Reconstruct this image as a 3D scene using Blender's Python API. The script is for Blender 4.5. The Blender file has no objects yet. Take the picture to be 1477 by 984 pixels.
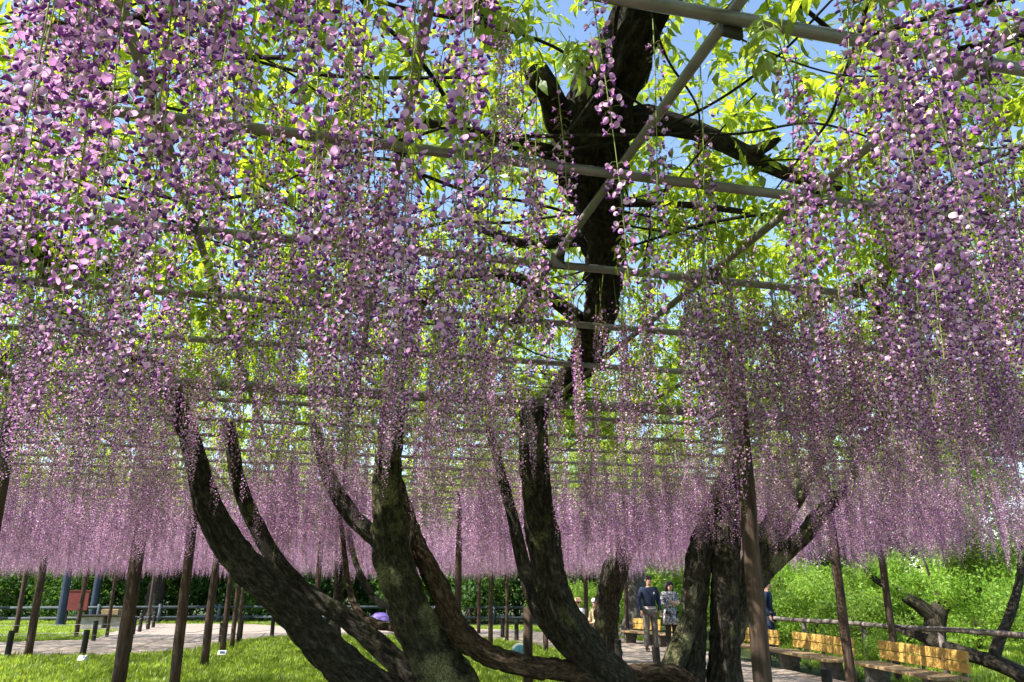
import bpy, bmesh, math, random
from mathutils import Vector, Matrix, Euler, noise
R = math.radians
S = bpy.context.scene
C = S.collection
rnd = random.Random(7)

# ------------------------------------------------------------------ camera, sky, sun, exposure
F_PX, CAM_H = 1120.0, 1.5
PITCH = math.atan(358 / 1120)
cd = bpy.data.cameras.new('camera'); cam = bpy.data.objects.new('camera', cd); C.objects.link(cam)
cam.location = (0, 0, CAM_H); cam.rotation_euler = (math.pi / 2 + PITCH, 0, 0)
cd.sensor_width = 36; cd.lens = 36 * F_PX / 1477; cd.clip_start = 0.05; cd.clip_end = 2000
S.camera = cam

SUN_EL, SUN_AZ = R(47), R(247)            # azimuth clockwise from +Y
w = bpy.data.worlds.new('World'); S.world = w; w.use_nodes = True
nt = w.node_tree; bg = nt.nodes['Background']
sky = nt.nodes.new('ShaderNodeTexSky'); sky.sky_type = 'NISHITA'; sky.sun_disc = False
sky.sun_elevation = SUN_EL; sky.sun_rotation = SUN_AZ; sky.air_density = 1.0; sky.dust_density = 0.2; sky.ozone_density = 1.0
nt.links.new(sky.outputs[0], bg.inputs[0]); bg.inputs[1].default_value = 0.15
sd = bpy.data.lights.new('sun', 'SUN'); sun = bpy.data.objects.new('sun', sd); C.objects.link(sun)
sd.energy = 5.0; sd.angle = R(0.53); sd.color = (1.0, 0.95, 0.86)
tosun = Vector((math.sin(SUN_AZ) * math.cos(SUN_EL), math.cos(SUN_AZ) * math.cos(SUN_EL), math.sin(SUN_EL)))
sun.rotation_euler = tosun.to_track_quat('Z', 'Y').to_euler()
S.render.engine = 'CYCLES'
S.cycles.max_bounces = 6; S.cycles.diffuse_bounces = 4; S.cycles.transmission_bounces = 4
vs = S.view_settings; vs.view_transform = 'Standard'; vs.look = 'None'; vs.gamma = 1.0; vs.use_curve_mapping = False
vs.exposure = 1.28
S.render.resolution_x, S.render.resolution_y = 1024, 682

# ------------------------------------------------------------------ placing helpers
def ray(px, py):
    cx = (px - 738.5) / F_PX; cz = -(py - 492) / F_PX
    return Vector((cx, math.cos(PITCH) - cz * math.sin(PITCH), math.sin(PITCH) + cz * math.cos(PITCH)))
def P(px, py, d):                 # world point on that sight line at ground distance d
    r = ray(px, py); return Vector((0, 0, CAM_H)) + r * (d / r.y)
def PZ(px, py, z):                # world point on that sight line at height z
    r = ray(px, py); return Vector((0, 0, CAM_H)) + r * ((z - CAM_H) / r.z)
def depth(p): return p.y * math.cos(PITCH) + (p.z - CAM_H) * math.sin(PITCH)
def wr(p, wpx): return 0.5 * wpx * depth(p) / F_PX

# ------------------------------------------------------------------ object helpers
def tag(o, label=None, cat=None, group=None, kind=None):
    if label: o['label'] = label
    if cat: o['category'] = cat
    if group: o['group'] = group
    if kind: o['kind'] = kind
    return o
def empty(name, loc=(0, 0, 0), rz=0):
    o = bpy.data.objects.new(name, None); C.objects.link(o); o.location = loc; o.rotation_euler = (0, 0, rz)
    o.empty_display_size = 0.1
    return o
def link(name, me, parent=None, world=False):
    o = bpy.data.objects.new(name, me); C.objects.link(o)
    if parent:
        o.parent = parent
        if world: o.matrix_parent_inverse = Matrix.Translation(-Vector(parent.location))
    return o
def copy_tree(o, parent=None):
    c = o.copy(); C.objects.link(c); c.parent = parent
    for ch in o.children: copy_tree(ch, c)
    return c
def mesh(name, vs_, fs, mats=(), smooth=False, mi=None):
    me = bpy.data.meshes.new(name); me.from_pydata(vs_, [], fs)
    for m in mats: me.materials.append(m)
    if mi: me.polygons.foreach_set('material_index', mi)
    if smooth: me.polygons.foreach_set('use_smooth', [True] * len(me.polygons))
    me.update(); return me
class MB:
    def __init__(s): s.v = []; s.f = []
    def box(s, c, size, rz=0, tilt=None, bev=0.0):
        x, y, z = size[0] / 2, size[1] / 2, size[2] / 2
        m = Matrix.Rotation(rz, 4, 'Z')
        if tilt: m = m @ Matrix.Rotation(tilt, 4, 'X')
        bm = bmesh.new(); bmesh.ops.create_cube(bm, size=1.0)
        for v in bm.verts: v.co = Vector((v.co.x * size[0], v.co.y * size[1], v.co.z * size[2]))
        if bev: bmesh.ops.bevel(bm, geom=bm.edges[:], offset=bev, segments=1, affect='EDGES')
        n = len(s.v); bm.verts.index_update()
        s.v += [tuple(m @ v.co + Vector(c)) for v in bm.verts]
        s.f += [tuple(n + v.index for v in f.verts) for f in bm.faces]
        bm.free(); return s
    def tube(s, pts, rad, n=8, caps=True):
        pts = [Vector(p) for p in pts]
        if not isinstance(rad, (list, tuple)): rad = [rad] * len(pts)
        up = None; base = len(s.v)
        for i, p in enumerate(pts):
            t = (pts[min(i + 1, len(pts) - 1)] - pts[max(i - 1, 0)]).normalized()
            if up is None: up = t.orthogonal().normalized()
            up = (up - t * up.dot(t)).normalized(); sd_ = t.cross(up)
            for k in range(n):
                a = 2 * math.pi * k / n
                s.v.append(tuple(p + (up * math.cos(a) + sd_ * math.sin(a)) * rad[i]))
        for i in range(len(pts) - 1):
            for k in range(n):
                a = base + i * n + k; b = base + i * n + (k + 1) % n
                s.f.append((a, b, b + n, a + n))
        if caps:
            s.f.append(tuple(base + k for k in reversed(range(n))))
            s.f.append(tuple(base + (len(pts) - 1) * n + k for k in range(n)))
        return s
    def ell(s, c, r, nu=12, nv=8):
        base = len(s.v)
        for j in range(nv + 1):
            t = math.pi * j / nv
            for i in range(nu):
                a = 2 * math.pi * i / nu
                s.v.append((c[0] + r[0] * math.sin(t) * math.cos(a), c[1] + r[1] * math.sin(t) * math.sin(a), c[2] + r[2] * math.cos(t)))
        for j in range(nv):
            for i in range(nu):
                a = base + j * nu + i; b = base + j * nu + (i + 1) % nu
                s.f.append((a, a + nu, b + nu, b))
        return s
    def rings(s, rs, n=16, caps=True):      # rs: (cx, cy, z, rx, ry)
        base = len(s.v)
        for (cx, cy, z, rx, ry) in rs:
            for k in range(n):
                a = 2 * math.pi * k / n; s.v.append((cx + rx * math.cos(a), cy + ry * math.sin(a), z))
        for i in range(len(rs) - 1):
            for k in range(n):
                a = base + i * n + k; b = base + i * n + (k + 1) % n
                s.f.append((a, b, b + n, a + n))
        if caps:
            s.f.append(tuple(base + k for k in reversed(range(n)))); s.f.append(tuple(base + (len(rs) - 1) * n + k for k in range(n)))
        return s
    def build(s, name, mat, parent=None, smooth=False, world=False):
        return link(name, mesh(name, s.v, s.f, [mat], smooth), parent, world)

# ------------------------------------------------------------------ materials
def new_mat(name):
    m = bpy.data.materials.new(name); m.use_nodes = True
    n = m.node_tree.nodes; n.clear(); out = n.new('ShaderNodeOutputMaterial')
    return m, m.node_tree, out
def ramp(t, fac, stops):
    r = t.nodes.new('ShaderNodeValToRGB'); t.links.new(fac, r.inputs[0])
    e = r.color_ramp.elements
    while len(e) < len(stops): e.new(0.5)
    for i, (p, c) in enumerate(stops): e[i].position = p; e[i].color = (*c, 1)
    return r.outputs[0]
def noise_n(t, vec, scale, detail=4, rough=0.55):
    n = t.nodes.new('ShaderNodeTexNoise'); n.inputs['Scale'].default_value = scale
    n.inputs['Detail'].default_value = detail; n.inputs['Roughness'].default_value = rough
    if vec is not None: t.links.new(vec, n.inputs['Vector'])
    return n.outputs[0]
def mapping(t, vec, sc):
    m = t.nodes.new('ShaderNodeMapping'); m.inputs['Scale'].default_value = sc; t.links.new(vec, m.inputs[0]); return m.outputs[0]
def mixc(t, fac, a, b, mode='MIX'):
    m = t.nodes.new('ShaderNodeMix'); m.data_type = 'RGBA'; m.blend_type = mode
    for sock, v in ((m.inputs[0], fac), (m.inputs[6], a), (m.inputs[7], b)):
        if isinstance(v, (int, float)): sock.default_value = v
        elif isinstance(v, tuple): sock.default_value = (*v, 1)
        else: t.links.new(v, sock)
    return m.outputs[2]
def bump(t, h, strength=0.5, dist=0.02):
    b = t.nodes.new('ShaderNodeBump'); b.inputs['Strength'].default_value = strength; b.inputs['Distance'].default_value = dist
    t.links.new(h, b.inputs['Height']); return b.outputs[0]
def surf_mat(name, stops, scale=6, rough=0.8, stretch=None, bmp=0.4, bd=0.01, coord='Object', spec=0.3, metal=0):
    m, t, out = new_mat(name); tc = t.nodes.new('ShaderNodeTexCoord')
    v = tc.outputs[coord]
    if stretch: v = mapping(t, v, stretch)
    f = noise_n(t, v, scale, 6, 0.6)
    p = t.nodes.new('ShaderNodeBsdfPrincipled'); t.links.new(ramp(t, f, stops), p.inputs['Base Color'])
    p.inputs['Roughness'].default_value = rough; p.inputs['Specular IOR Level'].default_value = spec; p.inputs['Metallic'].default_value = metal
    if bmp: t.links.new(bump(t, f, bmp, bd), p.inputs['Normal'])
    t.links.new(p.outputs[0], out.inputs[0]); return m
def thin_mat(name, dif, tra, amount, var=0.25, attr=None, rough=0.5, gloss=0.06):
    """leaf / petal: diffuse + translucent, shade varied per instance"""
    m, t, out = new_mat(name)
    oi = t.nodes.new('ShaderNodeObjectInfo')
    geo = t.nodes.new('ShaderNodeNewGeometry')
    v = t.nodes.new('ShaderNodeMath'); v.operation = 'MULTIPLY_ADD'
    t.links.new(geo.outputs['Random Per Island'], v.inputs[0]); v.inputs[1].default_value = var; v.inputs[2].default_value = 1 - var / 2
    v2 = t.nodes.new('ShaderNodeMath'); v2.operation = 'MULTIPLY_ADD'
    t.links.new(oi.outputs['Random'], v2.inputs[0]); v2.inputs[1].default_value = var; v2.inputs[2].default_value = 1 - var / 2
    v3 = t.nodes.new('ShaderNodeMath'); v3.operation = 'MULTIPLY'; t.links.new(v.outputs[0], v3.inputs[0]); t.links.new(v2.outputs[0], v3.inputs[1])
    def col(c):
        if attr:
            a = t.nodes.new('ShaderNodeAttribute'); a.attribute_name = attr
            base = mixc(t, 1.0, a.outputs['Color'], c, 'MULTIPLY')
        else: base = c
        s_ = t.nodes.new('ShaderNodeVectorMath'); s_.operation = 'SCALE'
        if isinstance(base, tuple): s_.inputs[0].default_value = base
        else: t.links.new(base, s_.inputs[0])
        t.links.new(v3.outputs[0], s_.inputs['Scale']); return s_.outputs[0]
    d = t.nodes.new('ShaderNodeBsdfDiffuse'); t.links.new(col(dif), d.inputs[0])
    tr = t.nodes.new('ShaderNodeBsdfTranslucent'); t.links.new(col(tra), tr.inputs[0])
    mx = t.nodes.new('ShaderNodeMixShader'); mx.inputs[0].default_value = amount
    t.links.new(d.outputs[0], mx.inputs[1]); t.links.new(tr.outputs[0], mx.inputs[2])
    last = mx.outputs[0]
    if gloss:
        g = t.nodes.new('ShaderNodeBsdfGlossy'); g.inputs['Roughness'].default_value = rough; g.inputs[0].default_value = (1, 1, 1, 1)
        m2 = t.nodes.new('ShaderNodeMixShader'); m2.inputs[0].default_value = gloss
        t.links.new(last, m2.inputs[1]); t.links.new(g.outputs[0], m2.inputs[2]); last = m2.outputs[0]
    t.links.new(last, out.inputs[0]); return m
def bark_mat(name, dark, mid, pale, lichen, lich_lo=0.58, lich_hi=0.68):
    m, t, out = new_mat(name)
    at = t.nodes.new('ShaderNodeAttribute'); at.attribute_name = 'bark'
    tc = t.nodes.new('ShaderNodeTexCoord')
    v = mapping(t, at.outputs['Vector'], (1, 1, 0.42))
    f1 = noise_n(t, v, 27, 10, 0.78)
    f2 = noise_n(t, tc.outputs['Object'], 2.6, 5, 0.6)
    f3 = noise_n(t, tc.outputs['Object'], 55, 3, 0.6)
    base = ramp(t, f1, [(0.38, dark), (0.51, mid), (0.66, pale)])
    lm = ramp(t, f2, [(lich_lo, (0, 0, 0)), (lich_hi, (1, 1, 1))])
    sp = ramp(t, f3, [(0.36, (0.1, 0.1, 0.1)), (0.60, (1, 1, 1))])
    msk = mixc(t, 1.0, lm, sp, 'MULTIPLY')
    colr = mixc(t, msk, base, lichen)
    p = t.nodes.new('ShaderNodeBsdfPrincipled'); t.links.new(colr, p.inputs['Base Color']); p.inputs['Roughness'].default_value = 0.9
    p.inputs['Specular IOR Level'].default_value = 0.2
    hsum = t.nodes.new('ShaderNodeMath'); hsum.operation = 'MULTIPLY_ADD'; t.links.new(f3, hsum.inputs[0]); hsum.inputs[1].default_value = 0.25; t.links.new(f1, hsum.inputs[2])
    t.links.new(bump(t, hsum.outputs[0], 1.0, 0.05), p.inputs['Normal'])
    t.links.new(p.outputs[0], out.inputs[0]); return m

M = {}
M['bark'] = bark_mat('wisteria_bark', (0.010, 0.008, 0.006), (0.042, 0.035, 0.026), (0.14, 0.12, 0.095), (0.20, 0.20, 0.085), 0.60, 0.70)
M['bark_lichen'] = bark_mat('lichen_bark', (0.012, 0.010, 0.007), (0.05, 0.045, 0.028), (0.15, 0.138, 0.095), (0.33, 0.32, 0.16), 0.49, 0.60)
M['bark_dead'] = bark_mat('dead_wood', (0.014, 0.009, 0.006), (0.075, 0.048, 0.03), (0.24, 0.17, 0.115), (0.25, 0.22, 0.12), 0.66, 0.74)
M['bark_grey'] = bark_mat('grey_bark', (0.05, 0.045, 0.04), (0.14, 0.125, 0.11), (0.27, 0.25, 0.22), (0.22, 0.24, 0.16), 0.66, 0.74)
M['pipe'] = surf_mat('brown_painted_pipe', [(0.3, (0.15, 0.13, 0.11)), (0.7, (0.29, 0.26, 0.23))], 9, 0.3, (1, 1, 1), 0.1, 0.002, spec=0.6, metal=.35)
M['clamp'] = surf_mat('dark_clamp', [(0.3, (0.03, 0.028, 0.026)), (0.7, (0.07, 0.065, 0.06))], 9, 0.5)
M['post'] = surf_mat('brown_log_post', [(0.3, (0.022, 0.014, 0.010)), (0.5, (0.06, 0.038, 0.026)), (0.72, (0.125, 0.083, 0.057))], 5, 0.8, (6, 6, 0.6), 0.6, 0.012)
M['bollard'] = surf_mat('black_stake', [(0.3, (0.012, 0.011, 0.010)), (0.7, (0.035, 0.031, 0.027))], 12, 0.8, (1, 1, 0.3), 0.4)
M['wire'] = surf_mat('galvanised_wire', [(0.3, (0.35, 0.35, 0.34)), (0.7, (0.5, 0.5, 0.48))], 9, 0.45, None, 0)
M['soil'] = surf_mat('grassy_soil', [(0.32, (0.03, 0.035, 0.012)), (0.5, (0.055, 0.075, 0.018)), (0.68, (0.10, 0.13, 0.028))], 1.7, 0.95, None, 0.6, 0.03)
M['path'] = surf_mat('tan_gravel_paving', [(0.3, (0.23, 0.175, 0.14)), (0.5, (0.33, 0.265, 0.215)), (0.7, (0.43, 0.355, 0.30))], 9, 0.9, None, 0.3, 0.01)
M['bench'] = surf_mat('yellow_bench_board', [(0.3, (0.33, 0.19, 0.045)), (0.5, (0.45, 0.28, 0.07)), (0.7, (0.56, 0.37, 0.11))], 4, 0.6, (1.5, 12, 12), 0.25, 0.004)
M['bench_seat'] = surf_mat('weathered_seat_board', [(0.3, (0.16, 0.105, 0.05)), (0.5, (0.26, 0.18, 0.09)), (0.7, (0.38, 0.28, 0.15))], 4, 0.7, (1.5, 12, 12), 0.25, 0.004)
M['bench_leg'] = surf_mat('bench_leg', [(0.3, (0.05, 0.045, 0.04)), (0.7, (0.16, 0.15, 0.13))], 12, 0.85)
M['rail'] = surf_mat('grey_log_rail', [(0.3, (0.06, 0.05, 0.045)), (0.5, (0.15, 0.12, 0.105)), (0.7, (0.30, 0.26, 0.23))], 5, 0.85, None, 0.5)
M['rail_dark'] = surf_mat('slate_rail', [(0.3, (0.035, 0.045, 0.05)), (0.7, (0.09, 0.11, 0.115))], 6, 0.7, None, 0.3)
M['red'] = surf_mat('dull_red_panel', [(0.3, (0.12, 0.022, 0.02)), (0.7, (0.18, 0.036, 0.03))], 3, 0.6, None, 0.1)
M['bluepost'] = surf_mat('blue_grey_post', [(0.3, (0.018, 0.026, 0.045)), (0.7, (0.04, 0.055, 0.085))], 5, 0.5, None, 0.1)
M['stone'] = surf_mat('pale_stone', [(0.3, (0.22, 0.20, 0.17)), (0.5, (0.33, 0.31, 0.27)), (0.7, (0.42, 0.40, 0.36))], 7, 0.9, None, 0.5)
M['white'] = surf_mat('white_plastic', [(0.3, (0.62, 0.62, 0.62)), (0.7, (0.74, 0.74, 0.74))], 6, 0.45, None, 0)
M['lens'] = surf_mat('dark_lens', [(0.3, (0.02, 0.06, 0.08)), (0.7, (0.04, 0.16, 0.2))], 8, 0.15, None, 0, spec=0.6)
M['flower'] = thin_mat('wisteria_petal', (1, 1, 1), (1.0, 0.78, 1.0), 0.45, 0.36, 'fc', 0.5, 0.03)
M['stalk'] = thin_mat('raceme_stalk', (1, 1, 1), (1, 1, 0.6), 0.25, 0.3, 'fc', 0.5, 0.03)
M['leaf'] = thin_mat('wisteria_leaf', (0.12, 0.20, 0.02), (0.52, 0.63, 0.03), 0.58, 0.6, None, 0.4, 0.05)
M['grass'] = thin_mat('grass_blade', (0.18, 0.27, 0.022), (0.42, 0.52, 0.04), 0.42, 0.9, None, 0.5, 0.03)
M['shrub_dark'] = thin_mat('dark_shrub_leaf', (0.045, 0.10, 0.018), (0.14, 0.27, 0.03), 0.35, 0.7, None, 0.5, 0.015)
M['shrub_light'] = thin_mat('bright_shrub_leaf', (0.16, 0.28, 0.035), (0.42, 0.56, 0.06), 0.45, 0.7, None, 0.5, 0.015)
M['rush'] = thin_mat('strap_leaf', (0.10, 0.17, 0.03), (0.28, 0.40, 0.06), 0.4, 0.5, None, 0.4, 0.05)

# ------------------------------------------------------------------ ground and path
def inpoly(x, y, poly):
    c = False; j = len(poly) - 1
    for i in range(len(poly)):
        xi, yi = poly[i]; xj, yj = poly[j]
        if (yi > y) != (yj > y) and x < (xj - xi) * (y - yi) / (yj - yi) + xi: c = not c
        j = i
    return c
g = mesh('ground', [(-700, -700, 0), (700, -700, 0), (700, 700, 0), (-700, 700, 0)], [(0, 1, 2, 3)], [M['soil']])
tag(link('ground', g), kind='structure')
inner = [(-45, 18.6), (-20, 18.9), (-11.6, 19.1), (-8.7, 19.6), (-8.2, 21.5), (-8.4, 24.5), (-7.6, 27.2), (-4, 27.8), (-2, 27), (-0.3, 25.3), (0.9, 22.3), (1.7, 19.5), (2.2, 17), (2.6, 14), (3.2, 12), (3.7, 9), (3.9, 5), (3.9, -8)]
outer = [(6.1, -8), (6.1, 5), (6.05, 9.5), (5.8, 12), (5.6, 14), (5.2, 16.5), (4.95, 20), (4.4, 23), (3.2, 27), (0, 31.5), (-3, 33), (-9, 34), (-12, 37), (-16.5, 37), (-14.5, 30), (-12.9, 25.6), (-15, 24.3), (-20, 24.2), (-45, 24.6)]
PATH = inner + outer
bm = bmesh.new(); vv = [bm.verts.new((x, y, 0.03)) for x, y in PATH]; f = bm.faces.new(vv)
ex = bmesh.ops.extrude_face_region(bm, geom=[f])
for v in ex['geom']:
    if isinstance(v, bmesh.types.BMVert): v.co.z = -0.05
bmesh.ops.recalc_face_normals(bm, faces=bm.faces[:]); bmesh.ops.triangulate(bm, faces=bm.faces[:])
me = bpy.data.meshes.new('path'); bm.to_mesh(me); bm.free(); me.materials.append(M['path'])
tag(link('path', me), kind='structure')

# ------------------------------------------------------------------ instancing (for uncountable stuff only)
def gn_scatter(name, pts, rots, scls, idxs, coll, parent=None):
    me = bpy.data.meshes.new(name); me.from_pydata([tuple(p) for p in pts], [], [])
    a = me.attributes.new('rot', 'FLOAT_VECTOR', 'POINT'); a.data.foreach_set('vector', [c for r in rots for c in r])
    a = me.attributes.new('scl', 'FLOAT', 'POINT'); a.data.foreach_set('value', scls)
    a = me.attributes.new('idx', 'INT', 'POINT'); a.data.foreach_set('value', idxs)
    o = link(name, me, parent, world=True)
    ng = bpy.data.node_groups.new(name, 'GeometryNodeTree')
    ng.interface.new_socket('Geometry', in_out='INPUT', socket_type='NodeSocketGeometry')
    ng.interface.new_socket('Geometry', in_out='OUTPUT', socket_type='NodeSocketGeometry')
    n = ng.nodes; gi = n.new('NodeGroupInput'); go = n.new('NodeGroupOutput')
    ip = n.new('GeometryNodeInstanceOnPoints'); ci = n.new('GeometryNodeCollectionInfo')
    ci.inputs[0].default_value = coll; ci.inputs[1].default_value = True; ci.inputs[2].default_value = True
    def na(nm, ty):
        q = n.new('GeometryNodeInputNamedAttribute'); q.data_type = ty; q.inputs[0].default_value = nm; return q.outputs[0]
    e2r = n.new('FunctionNodeEulerToRotation'); L = ng.links.new
    L(gi.outputs[0], ip.inputs['Points']); L(ci.outputs[0], ip.inputs['Instance']); ip.inputs['Pick Instance'].default_value = True
    L(na('idx', 'INT'), ip.inputs['Instance Index']); L(na('rot', 'FLOAT_VECTOR'), e2r.inputs[0]); L(e2r.outputs[0], ip.inputs['Rotation'])
    L(na('scl', 'FLOAT'), ip.inputs['Scale']); L(ip.outputs[0], go.inputs[0])
    md = o.modifiers.new('scatter', 'NODES'); md.node_group = ng
    return o
def library(name, meshes):
    c = bpy.data.collections.new(name)
    for i, m in enumerate(meshes):
        c.objects.link(bpy.data.objects.new('%s_%02d' % (name, i), m))
    return c

# ------------------------------------------------------------------ pergola of brown pipes on log posts
TZ = 3.25                                   # height of the cross pipes
TH = R(13.5)
U = Vector((math.cos(TH), math.sin(TH), 0)); V = Vector((-math.sin(TH), math.cos(TH), 0))
def tr(u, v, z): return U * u + V * v + Vector((0, 0, z))
perg = empty('pergola', (0, 7, 0)); tag(perg, 'wisteria pergola: grid of brown painted pipes carried on log posts', 'pergola')
U0, U1, V0, V1 = -24, 10.2, -5, 30
LEN_U, LEN_V = U1 - U0, V1 - V0
def bar_mesh(L_, r, n): return mesh('pipe', MB().tube([(-L_ / 2, 0, 0), (L_ / 2, 0, 0)], r, n).v, MB().tube([(-L_ / 2, 0, 0), (L_ / 2, 0, 0)], r, n).f, [M['pipe']], True)
m_cross = bar_mesh(LEN_U, 0.023, 12); m_main = bar_mesh(LEN_U, 0.038, 14); m_long = bar_mesh(LEN_V, 0.021, 12)
for mm in (m_cross, m_main, m_long):
    for p_ in mm.polygons: p_.use_smooth = len(p_.vertices) == 4
def put(name, me_, loc, rz, par=perg):
    o = link(name, me_, par, True); o.location = loc; o.rotation_euler = (0, 0, rz); return o
v_list = []
v = -4.97
k = 0
while v < V1:
    v_list.append(v); v += 0.985; k += 1
v0 = PZ(880, 252, TZ).dot(V)                # one pipe sits on the sight line of the one in the photograph
off = v0 - min(v_list, key=lambda q: abs(q - v0)); v_list = [q + off for q in v_list]
vmain = PZ(700, 574, TZ).dot(V)
for q in v_list:
    if abs(q - vmain) < 0.45: continue
    put('cross_pipe', m_cross, tr((U0 + U1) / 2, q + rnd.uniform(-.02, .02), TZ + rnd.uniform(-.012, .012)), TH + R(rnd.uniform(-.25, .25)))
for vm in (vmain, vmain + 0.22, vmain + 9.0, vmain - 8.0, vmain + 18):
    put('main_beam_pipe', m_main, tr((U0 + U1) / 2, vm, TZ - 0.004 if vm == vmain else TZ + 0.02), TH)
ul = PZ(780, 400, TZ + 0.052).dot(U)
u_list = [ul + i * 0.97 for i in range(-27, 18) if U0 < ul + i * 0.97 < U1]
for q in u_list:
    put('long_pipe', m_long, tr(q, (V0 + V1) / 2, TZ + 0.054 + rnd.uniform(-.004, .004)), TH + math.pi / 2)
cl = MB().box((0, 0, -0.01), (0.075, 0.02, 0.09)).box((0, 0, 0.035), (0.02, 0.075, 0.05))
m_clamp = mesh('clamp', cl.v, cl.f, [M['clamp']])
for q in v_list:
    for s in u_list:
        pt = tr(s, q, TZ + 0.02)
        if 0.8 < pt.y < 6.8 and abs(pt.x) < 0.75 * pt.y: put('clamp', m_clamp, pt, TH + rnd.uniform(-.1, .1))
def log_mesh(h, r, seed):
    b = MB(); n = 14; rg = random.Random(seed); zs = [h * i / 9 for i in range(10)]
    pts = [(rg.uniform(-.006, .006), rg.uniform(-.006, .006), z) for z in zs]
    b.tube(pts, [r * (1.06 - 0.12 * i / 9) * rg.uniform(.97, 1.03) for i in range(10)], n); return b
posts = [(1088, 850, 5.6, .069), (12, 650, 6.2, .075), (190, 850, 12.9, .115), (268, 850, 12.7, .086), (303, 880, 16.6, .085), (52, 880, 19.0, .095), (326, 890, 19.4, .07),
         (339, 890, 21.5, .065), (347, 885, 24, .06), (1213, 860, 11.9, .078), (1281, 870, 14.0, .066), (660, 850, 14, .07), (708, 870, 22.3, .07), (691, 870, 29, .07), (731, 870, 25, .06),
         (457, 850, 18, .07), (118, 865, 26, .075), (161, 870, 27, .06), (218, 865, 33, .07), (30, 870, 28, .09), (845, 850, 27, .08), (600, 860, 30, .07), (903, 850, 24.5, .06)]
for i, (px, py, d, r) in enumerate(posts):
    q = P(px, py, d)
    b = log_mesh(TZ - 0.03, r * .88, i); me = mesh('post', b.v, b.f, [M['post']], True)
    o = link('post', me, perg, True); o.location = (q.x, q.y, 0); o.rotation_euler = (R(rnd.uniform(-.5, .5)), R(rnd.uniform(-.5, .5)), rnd.uniform(0, 6))

# ------------------------------------------------------------------ wisteria trees: limbs
def catmull(pts, rad, step=0.035):
    out, ro = [], []
    n = len(pts)
    for i in range(n - 1):
        p0, p1, p2, p3 = pts[max(i - 1, 0)], pts[i], pts[i + 1], pts[min(i + 2, n - 1)]
        m = max(2, int((p2 - p1).length / step))
        for k in range(m):
            t = k / m
            out.append(0.5 * ((2 * p1) + (p2 - p0) * t + (2 * p0 - 5 * p1 + 4 * p2 - p3) * t * t + (3 * p1 - p0 - 3 * p2 + p3) * t ** 3))
            tt = t * t * (3 - 2 * t); ro.append(rad[i] * (1 - tt) + rad[i + 1] * tt)
    out.append(pts[-1]); ro.append(rad[-1]); return out, ro
def limb(name, pts, rad, parent, mat, sides=28, rough=1.0, twist=1.5, step=0.035, seed=0):
    P_, R_ = catmull(pts, rad, step)
    up = None; vs_, fs, at = [], [], []; length = 0
    for i, p in enumerate(P_):
        t = (P_[min(i + 1, len(P_) - 1)] - P_[max(i - 1, 0)]).normalized()
        if up is None: up = t.orthogonal().normalized()
        up = (up - t * up.dot(t)).normalized(); sd_ = t.cross(up)
        if i: length += (p - P_[i - 1]).length
        for k in range(sides):
            a = 2 * math.pi * k / sides
            dv = up * math.cos(a) + sd_ * math.sin(a)
            q = Vector((math.cos(a) * 1.3, math.sin(a) * 1.3, length * 1.1 + seed * 7.3))
            lo = noise.noise(q)
            q2 = Vector((math.cos(a + length * twist * .4) * 4.6, math.sin(a + length * twist * .4) * 4.6, length * 1.5 + seed))
            hi = abs(noise.noise(q2)); q3 = q2 * 2.6 + Vector((3, 1, 5)); fi = noise.noise(Vector((q3.x, q3.y, q3.z * 2)))
            rr = R_[i] * (1 + rough * (0.20 * lo + 0.36 * (hi - 0.22) + 0.09 * fi))
            vs_.append(tuple(p + dv * rr)); at += [math.cos(a) * R_[i] * 1.2, math.sin(a) * R_[i] * 1.2, length + seed * 3.1]
    for i in range(len(P_) - 1):
        for k in range(sides):
            a = i * sides + k; b = i * sides + (k + 1) % sides; fs.append((a, b, b + sides, a + sides))
    fs.append(tuple(reversed(range(sides)))); n0 = (len(P_) - 1) * sides; fs.append(tuple(n0 + k for k in range(sides)))
    me = mesh(name, vs_, fs, [mat], True)
    al = me.attributes.new('bark', 'FLOAT_VECTOR', 'POINT'); al.data.foreach_set('vector', at)
    return link(name, me, parent, True)
def limb_px(name, rows, parent, mat, k=.7, **kw):
    pts = [P(*r[:3]) for r in rows]; return limb(name, pts, [wr(p, r[3]) * k for p, r in zip(pts, rows)], parent, mat, **kw)
def limb_z(name, rows, parent, mat, **kw):
    pts = [PZ(*r[:3]) for r in rows]; return limb(name, pts, [wr(p, r[3]) for p, r in zip(pts, rows)], parent, mat, **kw)

tA = empty('wisteria_tree', (-0.3, 8.6, 0)); tag(tA, 'ancient wisteria of several dark curving trunks with a low brown trunk looping along the ground', 'tree', 'old wisteria trees under the pergola')
tB = empty('wisteria_tree', (2.4, 9.4, 0)); tag(tB, 'stout forked wisteria trunk with two limbs leaning over the yellow benches', 'tree', 'old wisteria trees under the pergola')
tC = empty('wisteria_tree', (2.1, 17.8, 0)); tag(tC, 'single wisteria trunk bent like a bow beside the two seated people', 'tree', 'old wisteria trees under the pergola')
tD = empty('wisteria_tree', (-4.0, 18.5, 0)); tag(tD, 'dark upright wisteria trunk behind the leaning mossy trunks, seen over the purple umbrella', 'tree', 'old wisteria trees under the pergola')
K, KL, KD = M['bark'], M['bark_lichen'], M['bark_dead']
limb_px('trunk', [(243, 556, 6.9, 44), (262, 600, 7.0, 48), (282, 660, 7.2, 55), (300, 730, 7.4, 66), (335, 795, 7.6, 76), (390, 850, 7.8, 82), (446, 908, 8.0, 86), (508, 968, 8.2, 92), (590, 1030, 8.5, 110), (640, 1110, 8.6, 140)], tA, K, sides=40, k=0.56, seed=1)
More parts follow.
